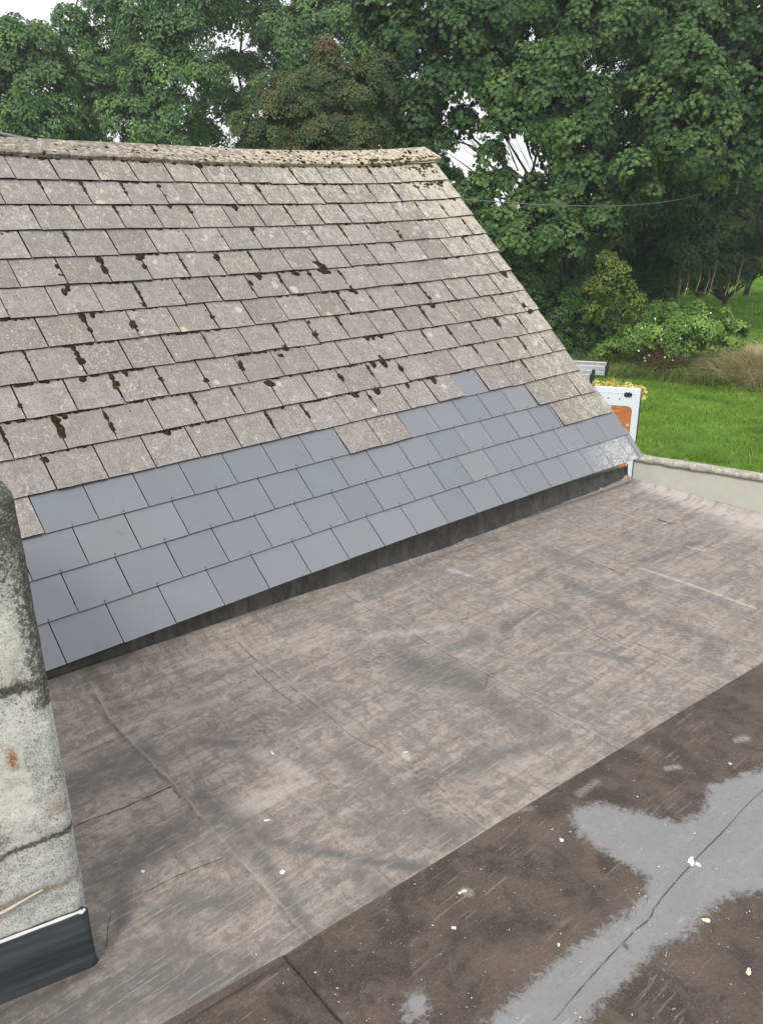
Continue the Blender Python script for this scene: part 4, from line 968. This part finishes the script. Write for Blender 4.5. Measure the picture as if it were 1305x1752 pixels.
tree('sycamore_tree', 'largest sycamore, with the big rounded bough above the gap of sky', 'tree',
     [(940, 150, 62), (895, 200, 50), (990, 215, 56), (955, 105, 46), (870, 150, 40), (1015, 165, 40), (905, 110, 40), (945, 215, 50), (850, 210, 24), (1000, 15, 60, 2), (900, 15, 60, 2), (1050, 45, 50, 2), (980, 70, 40, 2), (950, -70, 80, 2),
      (900, 395, 55, -1), (955, 410, 50, -1), (855, 385, 40, -1), (1000, 300, 48), (950, 290, 34), (1085, 280, 36, -1), (1095, 325, 34), (960, 345, 42), (1035, 370, 50), (820, 345, 26), (795, 325, 18), (900, 345, 34), (870, 440, 40), (860, 300, 16), (915, 310, 24), (840, 255, 16), (825, 305, 12)],
     30, .155, 1.1, .46, SYC, LF['syc'], trunk=tuple(at(1000, 400, 43)[:2]), group='sycamores', trunk_r=.4)
tree('sycamore_tree', 'right-hand sycamore, tall bough standing clear of dark shade on both sides', 'tree', [(1170, 95, 50), (1130, 150, 45), (1205, 160, 50), (1150, 215, 50), (1200, 110, 42), (1190, 250, 46), (1150, 80, 34), (1225, 200, 34), (1140, 275, 34, 1), (1120, 10, 55, 3), (1190, 20, 50, 3), (1220, 290, 40, 2), (1150, -60, 70, 3)],
     31, .155, 1.1, .46, SYC, LF['syc'], trunk=tuple(at(1140, 400, 46)[:2]), group='sycamores', trunk_r=.36)
tree('sycamore_tree', 'sycamore at the right edge, above the end of the hedgerow', 'tree', [(1265, 50, 60), (1300, 130, 55), (1270, 200, 50), (1310, 260, 60), (1250, 130, 36, 2), (1370, 60, 80), (1380, 180, 80), (1280, -30, 60)], 36, .20, 1., .6, SYC, LF['syc_shade'], trunk=tuple(at(1290, 400, 55)[:2]), group='sycamores')
tree('beech_tree', 'filler tree with shade put into its dark leaf colour, in the gap between the two biggest sycamores', 'tree', [(1060, 120, 70), (1085, 220, 60), (1040, 270, 50), (1110, 340, 70), (1020, 420, 70), (940, 460, 60), (1060, 40, 60), (1180, 340, 60), (1250, 290, 50), (1230, 80, 50), (1000, 250, 40), (1160, 420, 50), (930, 60, 70), (860, 120, 50), (1120, 130, 60), (1200, 200, 60), (1280, 140, 70), (960, 180, 70), (1180, 60, 60), (1300, 40, 70), (820, 60, 60), (1250, 230, 60), (880, 10, 60), (740, 60, 60), (700, 150, 60), (720, 220, 40)], 39, .26, .95, .6, OVAL, LF['beech'], trunk=tuple(at(1085, 400, 47)[:2]), trunk_r=.4)
tree('hedge', 'ivy-covered hedgerow along the far side of the field', 'hedge', [(1095, 420, 50), (1150, 395, 50), (1205, 415, 46), (1255, 390, 50), (1300, 375, 50), (1235, 340, 46), (1290, 315, 46), (1190, 455, 30), (1225, 448, 30), (1255, 440, 28), (1290, 432, 28), (1325, 425, 32), (1215, 470, 18), (1250, 460, 18), (1280, 452, 18), (1360, 360, 66), (1370, 420, 40), (1440, 380, 70), (1190, 360, 46), (1140, 345, 46), (1180, 470, 22), (1310, 440, 22), (1225, 480, 15), (1205, 486, 15), (1245, 478, 15), (1268, 472, 15), (1185, 488, 15), (1235, 464, 16), (1262, 456, 16), (1292, 455, 15), (1320, 448, 18), (1208, 474, 12), (1345, 440, 22)],
     50, .19, 1.1, .5, OVAL, LF['ivy'], trunk_r=.2)
tree('ivy_thicket', 'dark ivy thicket at the foot of the hedgerow, left of the dark fence post', 'shrub', [(1085, 455, 34), (1110, 425, 38), (1145, 455, 32), (1115, 480, 28), (1085, 495, 24), (1140, 490, 20), (1165, 420, 34), (1060, 420, 34), (1050, 470, 30), (1165, 480, 18), (1120, 505, 18), (1030, 440, 34), (1080, 520, 16)], 41, .16, 1.2, .42, OVAL, LF['ivy'], trunk_r=.15)
tree('holly_bush', 'dark shrubs below the sycamore, beside the roof verge', 'shrub', [(925, 470, 42), (960, 525, 38), (1000, 500, 38), (1035, 550, 30), (960, 575, 28), (1000, 575, 26), (1070, 545, 28, 1), (900, 440, 40), (880, 500, 60), (1020, 465, 34, 2), (985, 600, 20), (1025, 580, 20), (1055, 575, 18), (940, 555, 30)], 30, .12, 1.2, .33, OVAL, LF['ivy'], trunk_r=.12)
tree('hazel_bush', 'yellowing bush in front of the dark shrubs', 'shrub', [(1040, 440, 14), (1060, 458, 16), (1033, 470, 18), (1018, 492, 16), (1070, 485, 16), (1087, 508, 14), (1050, 505, 17), (1003, 500, 12), (1040, 530, 18), (1075, 530, 14), (1013, 527, 14), (1062, 550, 16)], 29, .13, .30, .36, OVAL, LF['hazel'], trunk_r=.04)
br = tree('bramble_bush', 'bright green bramble mound at the edge of the lawn', 'shrub', [(1080, 575, 24), (1105, 568, 26), (1130, 558, 28), (1160, 552, 30), (1190, 552, 30), (1220, 552, 30), (1055, 588, 18), (1110, 545, 20, 3), (1150, 535, 20, 3), (1190, 530, 20, 3), (1035, 595, 16), (1150, 585, 20), (1185, 585, 20), (1215, 585, 20), (1245, 582, 20), (1262, 560, 16), (1100, 590, 18), (1125, 525, 14, 4)], 29, .13, 1.1, .30, OVAL, LF['bram'], trunk_r=.05)
# white bindweed flowers in the bramble
V = []; F = []
for px, py in [(1084, 575), (1098, 561), (1132, 562), (1131, 581), (1163, 579), (1172, 557), (1110, 608), (1102, 612), (1137, 611), (1150, 616), (1103, 617), (1092, 600), (1174, 494), (1120, 545), (1215, 535)]:
    c = at(px, py, 28.0); r = random.uniform(.016, .032); n0 = len(V); V.append(tuple(c + np.array([0, 0, -.02])))
    for k in range(7): a = 2 * math.pi * k / 7; V.append(tuple(c + r * (RM[0] * math.cos(a) - RM[1] * math.sin(a) - RM[2] * .4 + np.array([0, 0, .1]))))
    F += [(n0, n0 + 1 + k, n0 + 1 + (k + 1) % 7) for k in range(7)]
tag(fast('white_flowers', V, F, M['petal'], br), 'small white flowers dotted over the mound', kind='stuff')
# yellow flowering bush behind the van door
yb = tree('goldenrod_bush', 'yellow flowering bush just beyond the open van door', 'shrub', [(1020, 662, 13), (1045, 660, 14), (1070, 664, 14), (1092, 669, 12), (1000, 668, 14), (1058, 672, 14), (1080, 675, 12), (1030, 674, 14)], 17, .075, .8, .16, OVAL, LF['yel'], trunk_r=.02)
# dry grass clump
def blades(name, label, n, posf, h, wd, mat, bend, group=None, kind=None, cat=None, parent=None):
    P = posf(n); n = len(P); hh = h * rng.uniform(.5, 1.2, n); a = rng.uniform(0, 6.283, n); tip = rng.normal(size=(n, 2)) * bend
    d = np.stack([np.cos(a), np.sin(a), np.zeros(n)], -1) * (wd * rng.uniform(.6, 1.3, n))[:, None]
    mid = P + np.c_[tip * .35, np.full(n, .62)] * hh[:, None]; top = P + np.c_[tip, 1 - .25 * np.minimum(1, np.hypot(tip[:, 0], tip[:, 1]) * 1.5)] * hh[:, None]
    V = np.stack([P - d, P + d, mid + d * .7, mid - d * .7, top], 1).reshape(-1, 3); b_ = np.arange(n)[:, None] * 5
    F = np.concatenate([b_ + [0, 1, 2, 3], b_ + [3, 2, 4, 4]])
    t = np.clip(.5 + .6 * (fbm(P[:, 0], P[:, 1], .9, 5) - .5) * 2 + .18 * rng.normal(size=n), 0, 1)
    me = bpy.data.meshes.new(name)
    F4 = (b_ + [0, 1, 2, 3]); F3 = (b_ + [3, 2, 4]); me.vertices.add(len(V)); me.vertices.foreach_set('co', V.astype(np.float32).ravel())
    li = np.concatenate([F4.ravel(), F3.ravel()]).astype(np.int32); me.loops.add(len(li)); me.loops.foreach_set('vertex_index', li)
    me.polygons.add(2 * n); me.polygons.foreach_set('loop_start', np.concatenate([np.arange(n) * 4, 4 * n + np.arange(n) * 3]).astype(np.int32))
    at_ = me.attributes.new('rnd', 'FLOAT', 'FACE'); at_.data.foreach_set('value', np.concatenate([t, t]).astype(np.float32)); me.update(calc_edges=True)
    return tag(link(name, me, mat, parent), label, cat, group, kind)
def dome(cx, D, rpx, hgt):
    c = at(cx, 600, D); c[2] = ground_z(c[0], c[1])
    def f(n):
        r = rpx * D / FPX; a = rng.uniform(0, 6.283, n); q = np.sqrt(rng.random(n)); x = c[0] + r * q * np.cos(a); y = c[1] + r * q * np.sin(a)
        return np.stack([x, y, c[2] + hgt * (1 - q ** 2)], -1)
    return f
blades('dry_grass_clump', 'straw-coloured tussock of long dry grass at the right edge', 4200, dome(1303, 28.8, 62, .75), .70, .011, LF['dry'], 1.7, cat='grass clump')
blades('dead_grass_clump', 'thin brown dead grass tuft in front of the bramble mound', 700, dome(1128, 28.9, 34, .8), .6, .011, LF['fern'], 1.5, cat='grass clump')
# lawn and field
def bank(n):
    px = rng.uniform(985, 1420, n); D = rng.uniform(27.6, 30.5, n); P = np.array([at(a, 600, d) for a, d in zip(px, D)]); P[:, 2] = ground_z(P[:, 0], P[:, 1]) + np.clip(D - 28, 0, 2) * .25 * vnoise(px, D, .05, 2); return P
blades('bank_grass', None, 5200, bank, .62, .012, LF['bank'], 1.1, kind='stuff')
def field(D0, D1, px0, px1, pw=1.):
    def f(n):
        D = D0 + (D1 - D0) * rng.random(n) ** pw; px = rng.uniform(px0, px1, n)
        d0 = ray(px0, 600); d1 = ray(px1, 600); a0 = math.atan2(d0[1], d0[0]); a1 = math.atan2(d1[1], d1[0]); a = a0 + (a1 - a0) * (px - px0) / (px1 - px0)
        x = CAM[0] + D * np.cos(a); y = CAM[1] + D * np.sin(a)
        s_ = (x - wa[0]) * wn[0] + (y - wa[1]) * wn[1]; k = s_ > .35; x, y = x[k], y[k]
        dn_ = fbm(x, y, 1.6, 9); k = rng.random(len(x)) < np.clip((dn_ - .36) * 5, .12, 1); x, y = x[k], y[k]
        return np.stack([x, y, ground_z(x, y) - .01], -1)
    return f
blades('lawn_grass', None, 230000, field(14.2, 32, 930, 1480, .85), .17, .0085, LF['grass'], .55, kind='stuff')
blades('field_grass', None, 90000, field(32, 70, 1000, 1450, .8), .26, .02, LF['grass'], .6, kind='stuff')
# tall dry stalks by the bramble
b = MB()
for px, py, h_ in [(1190, 500, .9), (1212, 505, 1.2), (1205, 502, .8), (1255, 505, 1.3), (1240, 505, .7), (1170, 505, .8)]:
    c = at(px, py, 31); b.tube([c, c + np.array([.1, -.05, h_ * .6]) , c + np.array([.25 * random.uniform(-1, 1), -.1, h_])], [.014, .010, .005], 5)
tag(b.build('dry_stalks', M['stalk']), 'thin dry stalks rising behind the bramble mound', 'plant')

# fence posts
fp = at(1159, 507, 45)
for (px, py, D, h_, r, lb) in [(1159, 507, 38.5, 1.12, .075, 'dark weathered wooden fence post between bramble mound and hedgerow'), (1284, 468, 58, 1.15, .05, 'thin pale wooden fence post by the far right hedgerow')]:
    c = at(px, py, D); c[2] = float(ground_z(c[0], c[1])) if False else c[2]; b = MB(); b.tube([c - np.array([0, 0, .9]), c + np.array([.02, 0, h_])], [r, r * .9], 8)
    o = tag(b.build('fence_post', M['post'], bevel=.01), lb, 'fence post', 'field fence posts')
# cables
def cable(name, label, p0, p1, sagz, r):
    P = [p0 + (p1 - p0) * t - np.array([0, 0, 4 * sagz * t * (1 - t)]) for t in np.linspace(0, 1, 30)]; b = MB(); b.tube(P, r, 6); return tag(b.build(name, M['wire'], smooth=True), label, 'cable')
cable('overhead_cable', 'thin pale cable sagging from behind the roof verge to the trees', at(730, 335, 9), at(1200, 331, 31), .22, .007)
cable('service_cable', 'dark cable running down to the ridge at the left edge', at(-60, 208, 9), at(120, 243, 7.5), .04, .014)

# ------------------------------------------------------------------ damp air between the house and the trees
b = MB(); b.box(-90, 130, -60, 120, GROUND - 1, 27); hz = b.build('haze'); tag(hz, kind='stuff')
hm = bpy.data.materials.new('haze'); hm.use_nodes = True; hn = hm.node_tree; hn.nodes.clear(); ho = hn.nodes.new('ShaderNodeOutputMaterial'); hv = hn.nodes.new('ShaderNodeVolumePrincipled')
hv.inputs['Color'].default_value = (.90, .95, 1, 1); hv.inputs['Density'].default_value = .0009; hv.inputs['Anisotropy'].default_value = .2; hn.links.new(hv.outputs[0], ho.inputs['Volume']); hz.data.materials.append(hm)
